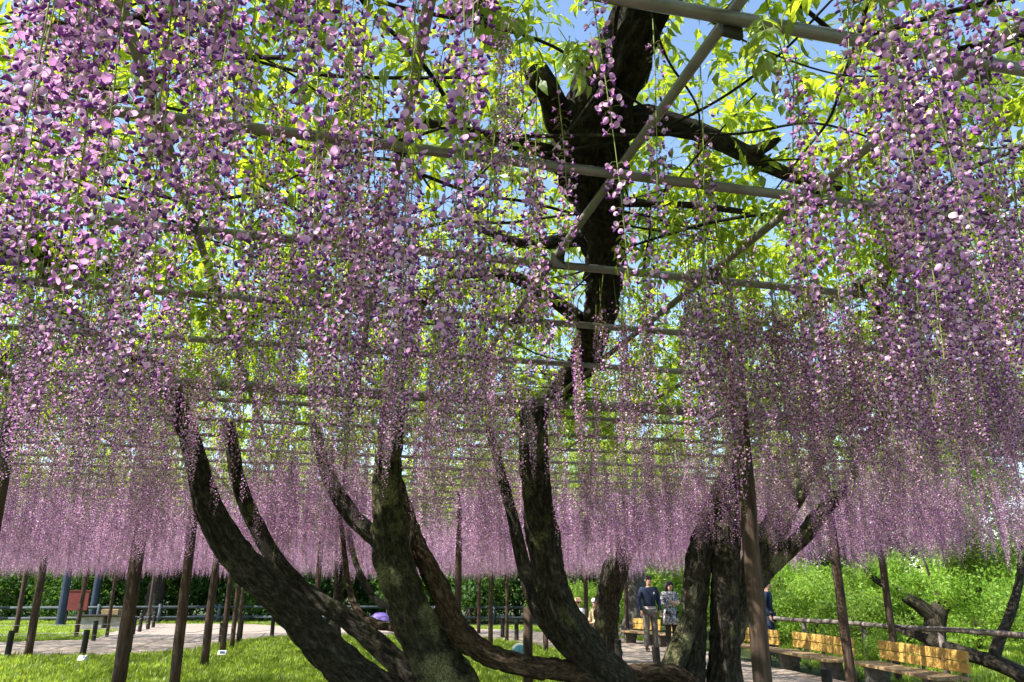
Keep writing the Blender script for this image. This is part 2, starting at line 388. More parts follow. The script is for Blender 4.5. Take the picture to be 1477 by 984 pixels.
limb_px('trunk', [(330, 606, 8.4, 30), (342, 690, 8.6, 36), (366, 752, 8.8, 42), (405, 815, 8.9, 46), (441, 854, 9, 48), (500, 893, 9, 52), (560, 945, 9, 62), (620, 1010, 8.9, 80), (660, 1080, 8.8, 100)], tA, K, sides=32, k=0.52, seed=2)
limb_px('trunk', [(566, 580, 7.4, 42), (563, 640, 7.5, 46), (560, 700, 7.7, 52), (562, 770, 7.9, 60), (578, 840, 8.1, 70), (600, 900, 8.3, 82), (632, 960, 8.5, 94), (665, 1030, 8.6, 110), (690, 1100, 8.7, 140)], tA, KL, sides=40, k=0.76, seed=3)['label'] = 'lichen-covered pale trunk'
limb_z('limb', [(243, 560, 3.27, 30), (215, 520, 3.4, 24), (150, 500, 3.42, 20), (60, 505, 3.42, 16), (-60, 520, 3.42, 14)], tA, K, sides=16, step=.04, seed=23)
limb_px('limb', [(452, 600, 8.7, 20), (462, 650, 8.6, 22), (480, 700, 8.5, 28), (508, 745, 8.4, 33), (545, 780, 8.2, 36), (575, 835, 8.15, 42)], tA, K, sides=24, seed=4)
limb_px('dead_trunk', [(572, 690, 8.35, 24), (590, 755, 8.3, 30), (610, 805, 8.25, 36), (636, 855, 8.2, 42), (660, 905, 8.2, 44), (700, 940, 8.2, 42), (745, 958, 8.2, 40), (800, 968, 8.3, 40), (860, 975, 8.4, 44), (910, 972, 8.6, 40), (965, 970, 8.8, 34), (1000, 990, 9.0, 40)], tA, KD, sides=32, rough=1.6, twist=3, k=0.66, seed=5)['label'] = 'weathered brown trunk looping low along the ground'
limb_px('trunk', [(768, 586, 7.3, 46), (770, 650, 7.4, 50), (775, 720, 7.6, 54), (785, 790, 7.8, 56), (797, 850, 8.0, 60), (820, 905, 8.2, 64), (855, 950, 8.4, 68), (890, 995, 8.5, 84), (915, 1090, 8.6, 130)], tA, K, sides=40, k=0.78, seed=6)
limb_px('limb', [(700, 612, 8.5, 16), (715, 650, 8.45, 19), (730, 710, 8.4, 24), (746, 775, 8.4, 29), (758, 830, 8.4, 31), (777, 885, 8.4, 33), (812, 930, 8.4, 36), (855, 970, 8.45, 40)], tA, K, sides=24, k=0.6, seed=7)
limb_px('vine', [(478, 640, 10.1, 6), (488, 720, 10.0, 7), (497, 800, 9.9, 9), (502, 840, 9.8, 10), (514, 878, 9.6, 12), (540, 900, 9.4, 12), (575, 908, 9, 12), (600, 930, 8.6, 14)], tA, KD, sides=14, k=0.9, seed=8)
limb_px('vine', [(500, 640, 10.4, 6), (498, 720, 10.3, 7), (510, 800, 10.2, 9), (528, 845, 10.0, 11), (546, 868, 9.8, 12), (580, 880, 9.0, 12), (600, 900, 8.5, 12)], tA, K, sides=14, k=0.9, seed=9)
# limbs that lie along the top of the pergola
limb_z('limb', [(770, 592, 3.25, 40), (795, 572, 3.36, 32), (822, 545, 3.42, 34), (845, 510, 3.43, 38), (864, 450, 3.43, 44), (873, 385, 3.45, 54), (868, 325, 3.47, 62), (856, 265, 3.5, 78), (850, 215, 3.52, 100), (862, 165, 3.55, 96), (882, 115, 3.56, 86), (908, 60, 3.55, 76), (935, 5, 3.55, 74), (960, -60, 3.55, 66), (985, -140, 3.55, 60)], tA, K, sides=40, rough=1.5, step=0.025, seed=11)
limb_z('branch', [(845, 225, 3.5, 60), (815, 180, 3.52, 42), (795, 140, 3.55, 32), (772, 102, 3.58, 32)], tA, K, sides=24, rough=1.3, step=0.02, seed=12)
limb_z('branch', [(870, 200, 3.5, 50), (925, 172, 3.48, 38), (965, 178, 3.45, 32), (1020, 195, 3.42, 28), (1075, 222, 3.4, 26), (1135, 252, 3.4, 18), (1210, 270, 3.42, 14)], tA, K, sides=20, step=0.025, seed=13)
limb_z('branch', [(1070, 220, 3.4, 20), (1100, 214, 3.42, 18), (1122, 196, 3.46, 16)], tA, K, sides=16, step=0.02, seed=14)
limb_z('branch', [(890, 290, 3.45, 18), (940, 294, 3.42, 12), (1010, 297, 3.42, 10), (1100, 310, 3.43, 8)], tA, K, sides=12, step=0.03, seed=15)
limb_z('branch', [(830, 235, 3.5, 34), (770, 212, 3.45, 22), (700, 200, 3.44, 18), (640, 180, 3.46, 15), (560, 176, 3.45, 12)], tA, K, sides=16, step=0.03, seed=16)
limb_z('branch', [(-120, 322, 3.5, 60), (-20, 345, 3.5, 62), (55, 358, 3.5, 56), (95, 372, 3.5, 40), (125, 384, 3.52, 26), (190, 380, 3.52, 16)], tA, K, sides=28, rough=1.4, step=0.03, seed=17)
limb_z('branch', [(680, -30, 3.42, 34), (690, 25, 3.42, 30), (705, 60, 3.45, 24)], tA, K, sides=18, step=0.02, seed=18)
limb_z('branch', [(860, 480, 3.42, 26), (780, 420, 3.4, 18), (720, 395, 3.42, 16), (640, 405, 3.42, 16), (590, 470, 3.42, 20), (566, 580, 3.3, 22)], tA, K, sides=16, step=0.03, seed=19)
limb_z('branch', [(872, 350, 3.46, 34), (830, 345, 3.44, 22), (760, 352, 3.42, 14), (690, 330, 3.42, 10)], tA, K, sides=14, step=0.03, seed=20)
limb_z('branch', [(1250, 645, 3.3, 22), (1290, 560, 3.42, 20), (1270, 420, 3.42, 18), (1330, 300, 3.42, 18), (1310, 150, 3.42, 18)], tB, K, sides=14, step=0.04, seed=21)
limb_z('branch', [(60, 30, 3.42, 24), (130, 48, 3.44, 20), (230, 20, 3.45, 16), (330, 40, 3.45, 14)], tA, K, sides=14, step=0.03, seed=22)
# right-hand tree
limb_px('trunk', [(1062, 630, 10.6, 36), (1050, 690, 10.2, 44), (1030, 740, 9.9, 52), (1010, 800, 9.7, 58), (1003, 860, 9.6, 58), (1000, 920, 9.5, 62), (992, 990, 9.4, 80), (975, 1065, 9.3, 120)], tB, K, sides=40, k=0.6, seed=31)
limb_px('trunk', [(1072, 625, 10.8, 34), (1062, 690, 10.3, 46), (1052, 760, 9.8, 62), (1046, 850, 9.6, 70), (1046, 920, 9.5, 70), (1046, 990, 9.5, 78), (1048, 1065, 9.4, 110)], tB, K, sides=40, k=0.58, seed=32)
limb_px('root_flare', [(1003, 840, 9.45, 26), (993, 900, 9.3, 36), (975, 950, 9.2, 46), (950, 1000, 9.1, 56), (915, 1075, 9, 70)], tB, KL, sides=28, seed=33)
limb_px('limb', [(1050, 930, 9.7, 40), (1075, 850, 9.9, 46), (1105, 785, 10.1, 48), (1135, 730, 10.3, 42), (1165, 680, 10.5, 34), (1190, 640, 10.7, 28)], tB, KL, sides=28, k=0.82, seed=34)
limb_px('limb', [(1052, 905, 9.8, 36), (1095, 838, 10, 37), (1140, 790, 10.2, 34), (1190, 735, 10.4, 30), (1225, 690, 10.5, 25), (1250, 645, 10.6, 22)], tB, KL, sides=24, rough=1.4, k=0.66, seed=35)
# bow-shaped tree
limb_px('trunk', [(975, 690, 14.8, 22), (945, 728, 15.3, 34), (915, 765, 16, 40), (895, 800, 16.5, 42), (880, 850, 17, 45), (874, 900, 17.4, 42), (876, 955, 17.8, 52)], tC, K, sides=32, step=0.05, k=0.8, seed=41)
limb_px('limb', [(915, 770, 16, 26), (905, 735, 15.8, 20), (900, 700, 15.6, 14)], tC, K, sides=18, step=0.05, seed=42)
limb_px('trunk', [(500, 700, 17.8, 14), (492, 790, 18.1, 18), (488, 850, 18.4, 20), (484, 900, 18.5, 22), (480, 960, 18.5, 30)], tD, K, sides=24, step=0.06, seed=43)
# thin vines wandering over the pipes
for i in range(70):
    px, d = rnd.uniform(-100, 1580), rnd.uniform(1.4, 9)
    p = Vector(((px - 738) / 1120 * d, d, TZ + .1)); a = rnd.uniform(0, 6.28); pts = []
    for k in range(7):
        pts.append(p.copy()); a += rnd.uniform(-.35, .35); p += Vector((math.cos(a), math.sin(a), rnd.uniform(-.15, .17))) * .32
        p.z = max(TZ + .08, p.z)
    r0 = rnd.uniform(.004, .011)
    limb('vine', pts, [r0 * (1 - .1 * k) for k in range(7)], tA if px < 1000 else tB, K, sides=8, step=0.06, seed=100 + i)

# ------------------------------------------------------------------ wisteria flowers
def lin(r, g_, b): return tuple(((c / 255) / 12.92 if c <= 10 else ((c / 255 + .055) / 1.055) ** 2.4) for c in (r, g_, b))
BAN = [lin(*c) for c in ((236, 194, 224), (226, 178, 216), (243, 214, 231), (214, 162, 208))]
KEEL = [lin(*c) for c in ((142, 72, 162), (116, 52, 142), (160, 94, 174))]
BUD = lin(120, 70, 140); SPENT = lin(150, 120, 112); STK = lin(128, 146, 62); STK2 = lin(140, 120, 84)
class FB:
    def __init__(s): s.v = []; s.f = []; s.c = []; s.m = []
    def add(s, vs_, fs, col, mi=0):
        n = len(s.v); s.v += vs_; s.f += [tuple(n + i for i in f) for f in fs]; s.c += [col] * len(vs_); s.m += [mi] * len(fs)
    def mesh(s, name, mats):
        me = mesh(name, s.v, s.f, mats, True, s.m)
        a = me.attributes.new('fc', 'FLOAT_COLOR', 'POINT'); a.data.foreach_set('color', [q for c in s.c for q in (*c, 1.0)]); return me
def flower_parts(lod, rg):
    """pieces (verts, faces, role) of one flower; stem end at origin, flower opens along +x, banner up +z"""
    s = 0.001
    if lod == 0:
        w_, h_ = 8.6 * s * rg.uniform(.85, 1.15), 18 * s * rg.uniform(.85, 1.15); vs_ = []
        for j, (tz, wf, xx) in enumerate(((0, .28, 3), (.25, .85, 5.5), (.6, 1.0, 5), (.88, .7, 2.5), (1.0, .22, 0.5))):
            for i in (-1, 0, 1):
                vs_.append(Vector((xx * s - abs(i) * wf * 3.4 * s + (0 if i else .8 * s), i * w_ * wf, tz * h_ - 1 * s)))
        fs = [(j * 3 + i, j * 3 + i + 1, (j + 1) * 3 + i + 1, (j + 1) * 3 + i) for j in range(4) for i in range(2)]
        kv = [Vector(q) * s for q in ((1, 0, 0), (8, 4.2, 3), (8, -4.2, 3), (8, 0, -4), (15, 3.0, 3.5), (15, -3.0, 3.5), (16, 0, -2.5), (19, 0, 3))]
        kf = [(0, 2, 1), (0, 1, 3), (0, 3, 2), (1, 2, 5, 4), (1, 4, 6, 3), (2, 3, 6, 5), (4, 5, 7), (4, 7, 6), (5, 6, 7)]
        return [(vs_, fs, 'b'), (kv, kf, 'k')]
    if lod == 1:
        w_, h_ = 9 * s, 18 * s
        vs_ = [Vector(q) for q in ((4 * s, 0, 0), (0, w_, h_ * .55), (5 * s, 0, h_ * .6), (0, -w_, h_ * .55), (1 * s, 0, h_))]
        kv = [Vector(q) * s for q in ((1, 0, 0), (11, 4.5, 3), (11, -4.5, 3), (18, 0, 0))]
        return [(vs_, [(0, 2, 1), (0, 3, 2), (1, 2, 4), (2, 3, 4)], 'b'), (kv, [(0, 2, 3, 1)], 'k')]
    w_, h_ = 12 * s, 20 * s
    return [([Vector(q) for q in ((3 * s, 0, 0), (0, w_, h_ * .55), (1 * s, 0, h_), (0, -w_, h_ * .55))], [(0, 1, 2, 3)], 'b'),
            ([Vector(q) * s for q in ((1, 0, 0), (13, 5.5, 3), (13, -5.5, 3))], [(0, 2, 1)], 'k')]
def build_raceme(L_, lod, seed, sep=False):
    rg = random.Random(seed); fl = FB(); st = fl if not sep else FB(); pd = st if not sep else FB(); sm = 1 if not sep else 0
    flowers = []
    ph = rg.uniform(0, 6.28); bend = rg.uniform(.01, .05)
    def axis(t): return Vector((bend * math.sin(t * 3 + ph), bend * math.cos(t * 2.3 + ph) - bend * math.cos(ph), -L_ * t))
    def tube(pts, rads, n, col, to=None):
        b = MB().tube(pts, rads, n, False); (st if to is None else to).add([Vector(q) for q in b.v], b.f, col, sm)
    seg = {0: 14, 1: 7, 2: 4}[lod]; nn = {0: 5, 1: 3, 2: 3}[lod]
    tube([axis(i / seg) for i in range(seg + 1)], [.0021 * (1.15 - .8 * i / seg) * (1 if lod < 2 else 1.3) for i in range(seg + 1)], nn, STK)
    bare = rg.uniform(.08, .22); spent = bare + rg.uniform(.06, .22)
    n = int(L_ * {0: 145, 1: 122, 2: 92}[lod]); ga = 2.39996
    for i in range(n):
        t = bare * .5 + (1 - bare * .5) * (i + rg.uniform(-.4, .4)) / n; t = min(max(t, .01), .995)
        if t < bare and rg.random() < .75: continue
        a = i * ga + rg.uniform(-.5, .5); isbud = t > .93; sp = t < spent and rg.random() < .75
        gap = noise.noise(Vector((seed * 3.7, t * 7, 0)))
        if gap < -.32 and not isbud: continue
        pl = (.029 if t < .75 else .029 - (t - .75) * .085) * rg.uniform(.75, 1.25)
        o_ = Vector((math.cos(a), math.sin(a), 0)); p0 = axis(t); p1 = p0 + o_ * pl * .92 + Vector((0, 0, -pl * rg.uniform(.05, .55)))
        pm = p0 + o_ * pl * .5 + Vector((0, 0, pl * .05))
        if lod == 0: tube([p0, pm, p1], [.0008, .0007, .0008], 3, STK2 if (sp or rg.random() < .3) else STK, pd)
        elif lod == 1 and (sp or i % 2 == 0): tube([p0, p1], [.0011, .0011], 3, STK2 if sp else STK)
        k = (.93 if lod == 0 else 1.08) * (1.0 if t < .72 else 1.0 - (t - .72) * 1.7) * rg.uniform(.8, 1.15)
        tilt = rg.gauss(.75, .55)
        M3 = Matrix.Rotation(a + rg.gauss(0, .7), 4, 'Z') @ Matrix.Rotation(tilt, 4, 'Y') @ Matrix.Rotation(rg.gauss(0, .6), 4, 'X')
        if sp:
            if rg.random() < .5: continue
            k *= .45
        if isbud: k *= .6
        kf = Matrix.Translation(p1) @ M3 @ Matrix.Scale(k, 4)
        bc = SPENT if sp else (BUD if isbud and rg.random() < .6 else rg.choice(BAN)); kc = SPENT if sp else rg.choice(KEEL)
        if sep == 'flowers':
            flowers.append((p1, M3, k, bc, kc)); continue
        for (vs_, fs, role) in flower_parts(lod, rg): fl.add([kf @ q for q in vs_], fs, bc if role == 'b' else kc, 0)
    if sep == 'flowers': return st, pd, flowers
    if sep: return st.mesh('raceme', [M['stalk']]), fl.mesh('flowers', [M['flower']]), pd.mesh('pedicels', [M['stalk']])
    return fl.mesh('raceme', [M['flower'], M['stalk']])
LENS = [1.0, 1.12, 1.22, 1.3, 1.38, 1.46, 1.18, 1.54]
lib1 = library('raceme_mid', [build_raceme(l, 1, 40 + i) for i, l in enumerate(LENS)])
lib2 = library('raceme_far', [build_raceme(l, 2, 60 + i) for i, l in enumerate(LENS)])
lib0 = library('raceme_near', [build_raceme(l, 0, 20 + i) for i, l in enumerate(LENS)])
near = [build_raceme(l, 0, 20 + i, True) for i, l in enumerate(LENS)]

# where they hang: thick and thin stretches along the pipes, with a bare bay in front of the overhead limb
PATCHES = ((0.05, 0.62, 1.0, 4.4, .06),      # bare bay under the thick overhead limb
           (-0.95, -0.35, 1.2, 2.6, 1.1), (-1.1, -0.4, 2.6, 4.2, 1.2),   # heavy clusters left of the bay
           (-0.32, -0.12, 1.4, 4.6, .5), (-1.6, -1.1, 2.2, 4.6, .7),
           (0.9, 3.6, 1.0, 4.6, 1.2),         # heavily flowered right-hand bays
           (-1.5, 1.4, 4.6, 8.6, .42), (-3.4, -1.5, 4.6, 8.6, .65), (2.0, 4.0, 4.6, 8.6, .6), (4.0, 7.0, 4.6, 8.6, 1.25))
def bay(x, y):
    for x0, x1, y0, y1, q in PATCHES:
        if x0 <= x < x1 and y0 <= y < y1: return q
    return .72 if y < 8.6 else 1.0
def owner(x, y):
    return min((tA, tB, tC, tD), key=lambda t: (t.location.x - x) ** 2 + (t.location.y - y) ** 2 - (30 if t is tA else 0))
def inside(x, y):
    q = Vector((x, y, 0)); return U0 + .3 < q.dot(U) < U1 - .3 and V0 + .3 < q.dot(V) < V1 - .3
near_spots, far_pts = [], []
def try_spot(x, d, base, maxd):
    cl_ = noise.noise(Vector((x * 1.3, d * 1.3, 2.2))) * .9 + noise.noise(Vector((x * .5, d * .5, 7))) * .5
    return rnd.random() < base * bay(x, d) * max(.03, 1 + 2.9 * cl_) / maxd
def scatter_zone(d0, d1, half0, density):
    dmax = density * 3.2; area = 0
    n = int((d1 - d0) * 2 * half0(d1) * dmax)
    for _ in range(n):
        d = rnd.uniform(d0, d1); x = rnd.uniform(-half0(d1), half0(d1))
        if abs(x) > half0(d) or not inside(x, d): continue
        if try_spot(x, d, density, dmax): yield x, d
for x, d in scatter_zone(1.0, 4.6, lambda q: .72 * q + .1, 30): near_spots.append((x, d))
for x, d in scatter_zone(4.6, 9.0, lambda q: .76 * q, 19): far_pts.append((x, d))
for x, d in scatter_zone(9.0, 14.0, lambda q: .76 * q, 25): far_pts.append((x, d))
for x, d in scatter_zone(14.0, 30.0, lambda q: .76 * q, 15): far_pts.append((x, d))
for _ in range(3800):                      # the rest of the pergola, outside this view
    q = tr(rnd.uniform(U0 + .3, U1 - .3), rnd.uniform(V0 + .3, V1 - .3), 0)
    if abs(q.x) > .76 * max(q.y, 0) + .3 and q.length > 1.0: far_pts.append((q.x, q.y))
SET = [(30, 690, 1.15), (10, 640, 1.3), (70, 600, 1.45), (150, 520, 1.25), (200, 590, 1.35), (265, 470, 1.15), (235, 560, 1.7), (440, 600, 2.6), (470, 640, 2.7), (500, 690, 2.9), (520, 660, 2.8), (545, 640, 2.7), (455, 560, 2.2), (490, 560, 2.0), (710, 250, 1.9), (730, 270, 2.0), (745, 240, 2.1), (715, 640, 2.6), (690, 620, 2.9), (775, 640, 2.5), (795, 630, 2.4), (760, 560, 2.3), (740, 600, 2.8), (1065, 750, 4.2), (1085, 700, 4.0), (1100, 690, 4.1), (1205, 650, 2.4), (1215, 600, 2.2), (1180, 560, 2.0), (1440, 560, 1.35), (1350, 560, 1.5), (1420, 430, 1.2), (1460, 380, 1.1), (1300, 500, 1.6)]
SETZ = {}
for px, py, d in SET:
    q = P(px, py, d); near_spots.append((q.x, d)); SETZ[(q.x, d)] = q.z
near_spots.sort(key=lambda q: math.hypot(q[0], q[1] * 1.0))
HEM = ((-9, 1.68), (1.2, 1.68), (3, 1.84), (4.6, 2.0), (6.2, 2.2), (6.8, 2.0), (8, 1.7), (99, 1.7))   # typical height of the tips by row
def hem(y):
    for (a, p_), (b, q_) in zip(HEM[:-1], HEM[1:]):
        if a <= y < b: return p_ + (q_ - p_) * (y - a) / (b - a)
def hang(x, d):
    i = rnd.randrange(8); s = rnd.uniform(.82, 1.1)
    z = TZ + rnd.choice((-.03, .05, .05)) + rnd.uniform(-.02, .06)
    if d > 9: i = rnd.choice((3, 4, 5, 7)); s = rnd.uniform(.98, 1.15)
    low = (1.66 if d < 9 else 1.70) + (.1 if d < 9 else .2) * noise.noise(Vector((x, d, 0))) + rnd.uniform(0, .12 if d < 9 else .34)
    if z - LENS[i] * s < low: s = (z - low) / LENS[i]
    if -5 < d < 8:
        zb = hem(d) + .22 * noise.noise(Vector((x * .8, d * .8, 4))) + abs(rnd.gauss(0, .12)); zb = max(zb, 1.66)
        if z - LENS[i] * s < zb: s = max(.45, (z - zb) / LENS[i])
    if (x, d) in SETZ: s = min(1.15, (z - SETZ[(x, d)]) / LENS[i])
    return i, s, z, (R(rnd.gauss(0, 2.0)), R(rnd.gauss(0, 2.0)), rnd.uniform(0, 6.28))
N_IND, N_FLO = 296, 300
flower_meshes = {}
def flower_mesh(bc, kc, j):
    key = (BAN.index(bc) if bc in BAN else 9, KEEL.index(kc) if kc in KEEL else 9, j)
    if key not in flower_meshes:
        b = FB(); rg = random.Random(j)
        for vs_, fs, role in flower_parts(0, rg): b.add(vs_, fs, bc if role == 'b' else kc, 0)
        flower_meshes[key] = b.mesh('flower', [M['flower']])
    return flower_meshes[key]
nflo = 0; mid_extra = []
for n, (x, d) in enumerate(near_spots):
    if n >= N_IND: mid_extra.append((x, d)); continue
    i, s, z, rot = hang(x, d)
    if nflo < N_FLO - 60:
        st, pd, fls = build_raceme(LENS[i], 0, 20 + i, 'flowers')
        o = link('raceme', st.mesh('raceme', [M['stalk']]), tA, True)
        tag(link('pedicels', pd.mesh('pedicels', [M['stalk']]), o), kind='stuff')
        for (p1, M3, k, bc, kc) in fls[:N_FLO - nflo]:
            fo = link('flower', flower_mesh(bc, kc, rnd.randrange(2)), o); fo.matrix_local = Matrix.Translation(p1) @ M3 @ Matrix.Scale(k, 4)
        nflo += len(fls)
    else:
        o = link('raceme', near[i][0], tA, True); tag(link('flowers', near[i][1], o), kind='stuff'); tag(link('pedicels', near[i][2], o), kind='stuff')
    o.location = (x, d, z); o.rotation_euler = rot; o.scale = (s, s, s)
for t in (tA, tB, tC, tD):
    for far, (q0, q1), lib in ((0, (0, 4.6), lib0), (1, (4.6, 10.5), lib1), (2, (10.5, 99), lib2)):
        pts, ro, sc, ix = [], [], [], []
        for x, d in far_pts + mid_extra:
            if owner(x, d) is not t or not q0 <= math.hypot(x, d) < q1: continue
            i, s, z, rot = hang(x, d); pts.append((x, d, z)); ro.append(rot); sc.append(s); ix.append(i)
        if pts: tag(gn_scatter('blossom', pts, ro, sc, ix, lib, t), kind='stuff')

# ------------------------------------------------------------------ wisteria leaves
def leaflet(b, base, dir_, nrm, L_, w_, fold):
    sd_ = dir_.cross(nrm).normalized()
    v_ = [base, base + dir_ * L_ * .35 + sd_ * w_ + nrm * fold, base + dir_ * L_ * .35 - nrm * .0, base + dir_ * L_ * .35 - sd_ * w_ + nrm * fold,
          base + dir_ * L_ * .72 + sd_ * w_ * .62 + nrm * (fold - L_ * .06), base + dir_ * L_ * .72 - nrm * L_ * .07, base + dir_ * L_ * .72 - sd_ * w_ * .62 + nrm * (fold - L_ * .06), base + dir_ * L_ - nrm * L_ * .2]
    n = len(b.v); b.v += [tuple(q) for q in v_]
    b.f += [tuple(n + i for i in f) for f in ((0, 1, 2), (0, 2, 3), (1, 4, 5, 2), (2, 5, 6, 3), (4, 7, 5), (5, 7, 6))]
def spray(seed):
    rg = random.Random(seed); b = MB(); L_ = rg.uniform(.20, .30); n = rg.choice((5, 6, 6, 7)); droop = rg.uniform(.3, 1.2)
    ax = lambda t: Vector((L_ * t * (1 - .15 * t), 0, -droop * L_ * t * t * .6 + .02 * t))
    b.tube([ax(0), ax(.5), ax(1)], [.0016, .0013, .0009], 3, False)
    for i in range(n):
        t = .22 + .74 * i / n
        for s in (-1, 1):
            a = rg.uniform(.85, 1.3); dr = Vector((math.cos(a), s * math.sin(a), rg.uniform(-.75, .05))).normalized()
            nr = Vector((rg.uniform(-.3, .3), rg.uniform(-.3, .3), 1)); nr = (nr - dr * nr.dot(dr)).normalized()
            leaflet(b, ax(t), dr, nr, rg.uniform(.05, .078), rg.uniform(.0115, .0165), rg.uniform(.001, .006))
    dr = (ax(1) - ax(.85)).normalized(); leaflet(b, ax(1), dr, Vector((0, 1, 0)).cross(dr) * -1, .07, .016, .003)
    return mesh('leaf_spray', b.v, b.f, [M['leaf']])
sprays = [spray(i) for i in range(6)]
libL = library('leaf_spray', sprays)
buckets = {t.name: [] for t in (tA, tB, tC, tD)}
def leaf_pt(x, d, zlo, zhi):
    buckets[owner(x, d).name].append((x, d, rnd.uniform(zlo, zhi)))
LIMB = [PZ(px, py, 3.5) for px, py in ((845, 510), (873, 385), (850, 215), (882, 115), (935, 5), (985, -140))]
def limb_gap(x, y):                       # plan distance to the thick overhead limb
    best = 9
    for a, b in zip(LIMB[:-1], LIMB[1:]):
        ax, ay, bx, by = a.x, a.y, b.x - a.x, b.y - a.y; t = min(1, max(0, ((x - ax) * bx + (y - ay) * by) / (bx * bx + by * by)))
        best = min(best, math.hypot(x - ax - bx * t, y - ay - by * t))
    return best
def leaf_zone(d0, d1, half, dens):
    for _ in range(int((d1 - d0) * 2 * half(d1) * dens * 1.6)):
        d = rnd.uniform(d0, d1); x = rnd.uniform(-half(d1), half(d1))
        if abs(x) > half(d) or not inside(x, d): continue
        cl_ = noise.noise(Vector((x * .9, d * .9, 12))) + .5 * noise.noise(Vector((x * 2.2, d * 2.2, 3)))
        if rnd.random() < max(.12, .62 + .75 * cl_):
            if limb_gap(x, d) < .34:
                if rnd.random() < .5: leaf_pt(x, d, TZ + .42, TZ + .75)
            else: leaf_pt(x, d, TZ + .06, TZ + .62)
leaf_zone(1.0, 10, lambda q: .76 * q + .6, 125)
leaf_zone(10, 30, lambda q: .76 * q + .5, 50)
for _ in range(9000):
    q = tr(rnd.uniform(U0 + .3, U1 - .3), rnd.uniform(V0 + .3, V1 - .3), 0)
    if abs(q.x) > .76 * max(q.y, 0) + .5: leaf_pt(q.x, q.y, TZ + .06, TZ + .6)
for t in (tA, tB, tC, tD):
    L_ = buckets[t.name]
    if L_: tag(gn_scatter('foliage', L_, [(R(rnd.gauss(0, 28)), R(rnd.gauss(12, 26)), rnd.uniform(0, 6.28)) for _ in L_], [rnd.uniform(.75, 1.25) for _ in L_], [rnd.randrange(6) for _ in L_], libL, t), kind='stuff')
# leaf sprays hanging below the pipes where they can be picked out
for px, py, z in ((1095, 20, 3.2), (1075, 40, 3.2), (1110, 10, 3.25), (640, 150, 3.25), (655, 110, 3.2), (610, 175, 3.2), (880, 60, 3.25), (805, 40, 3.2), (830, 55, 3.2), (905, 330, 3.25), (920, 350, 3.22), (940, 320, 3.25), (905, 375, 3.2), (300, 350, 3.25), (310, 385, 3.1),
                  (380, 215, 3.2), (500, 300, 3.22), (520, 360, 3.2), (1290, 40, 3.25), (1300, 70, 3.2), (680, 130, 3.2), (100, 230, 3.2), (40, 330, 3.25), (420, 40, 3.25), (540, 30, 3.25), (270, 620, 2.9), (310, 600, 3.0), (1225, 690, 2.9)):
    q = PZ(px, py, z); o = link('leaf_spray', rnd.choice(sprays), tA if px < 1200 else tB, True); o.location = q
    o.rotation_euler = (R(rnd.gauss(0, 15)), R(rnd.uniform(25, 70)), rnd.uniform(0, 6.28)); o['label'] = 'young leaf spray hanging below the pipes'
b = MB(); leaflet(b, Vector((0, 0, 0)), Vector((.1, .1, -1)).normalized(), Vector((0.2, -1, -.1)).normalized(), .085, .016, .003); b.tube([(0, 0, 0), (-.01, .03, .06)], .0012, 4)
o = b.build('leaf', M['leaf'], tA, False, True); o.location = PZ(858, 62, 3.05)

# ------------------------------------------------------------------ leaf clouds for shrubs and trees
def leaf_cloud(name, n, size, fn, mat, seed):
    rg = random.Random(seed); vs_, fs = [], []
    for i in range(n):
        p = Vector(fn(rg)); a = Vector((rg.gauss(0, 1), rg.gauss(0, 1), rg.gauss(0, 1))).normalized()
        nr = Vector((rg.gauss(0, 1), rg.gauss(0, 1), rg.gauss(0, 1) + .8)); b_ = a.cross(nr).normalized(); s = size * rg.uniform(.6, 1.3)
        k = len(vs_); c = a.cross(b_) * s * .12
        vs_ += [tuple(p - a * s), tuple(p + b_ * s * .48 + c), tuple(p + a * s), tuple(p - b_ * s * .48 + c)]
        fs += [(k, k + 1, k + 2), (k, k + 2, k + 3)]
    return mesh(name, vs_, fs, [mat])
def clumps(rg0, n, rx, ry, rz, zc, cr):
    cs = []
    for _ in range(n):
        v = Vector((rg0.gauss(0, 1), rg0.gauss(0, 1), rg0.gauss(0, 1))).normalized() * rg0.uniform(.45, 1)
        cs.append((v.x * rx, v.y * ry, max(zc + v.z * rz, .15), cr * rg0.uniform(.6, 1.35)))
    def fn(rg):
        c = rg.choice(cs); v = Vector((rg.gauss(0, 1), rg.gauss(0, 1), rg.gauss(0, 1))).normalized() * (rg.random() ** .5) * c[3]
        return (c[0] + v.x, c[1] + v.y, max(c[2] + v.z * .8, .03))
    return fn
def stems_mesh(seed, h, n, r):
    rg = random.Random(seed); b = MB()
    for i in range(n):
        a = rg.uniform(0, 6.28); t = rg.uniform(.2, .6) * h
        b.tube([(0, 0, -.05), (math.cos(a) * t * .35, math.sin(a) * t * .35, h * .45), (math.cos(a) * t, math.sin(a) * t, h * .85)], [r, r * .75, r * .3], 6)
    return b
def shrub_proto(name, mat, n, size, dims, seed):
    rg = random.Random(seed); f_ = leaf_cloud('foliage', n, size, clumps(rg, 34, dims[0], dims[1], dims[2], dims[3], dims[4]), mat, seed)
    s = stems_mesh(seed, dims[3] * 1.3, 6, .03); return f_, mesh('stem', s.v, s.f, [M['post']], True)
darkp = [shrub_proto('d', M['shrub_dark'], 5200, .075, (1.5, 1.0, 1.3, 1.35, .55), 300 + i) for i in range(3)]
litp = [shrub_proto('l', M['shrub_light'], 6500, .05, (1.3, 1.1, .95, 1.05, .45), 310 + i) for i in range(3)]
def shrub(proto, x, y, s, label, group, cat='shrub'):
    r_ = empty('shrub', (x, y, 0), rnd.uniform(0, 6.28)); r_.scale = (s, s, s); tag(r_, label, cat, group)
    link('foliage', proto[0], r_); link('stem', proto[1], r_)
x = -31
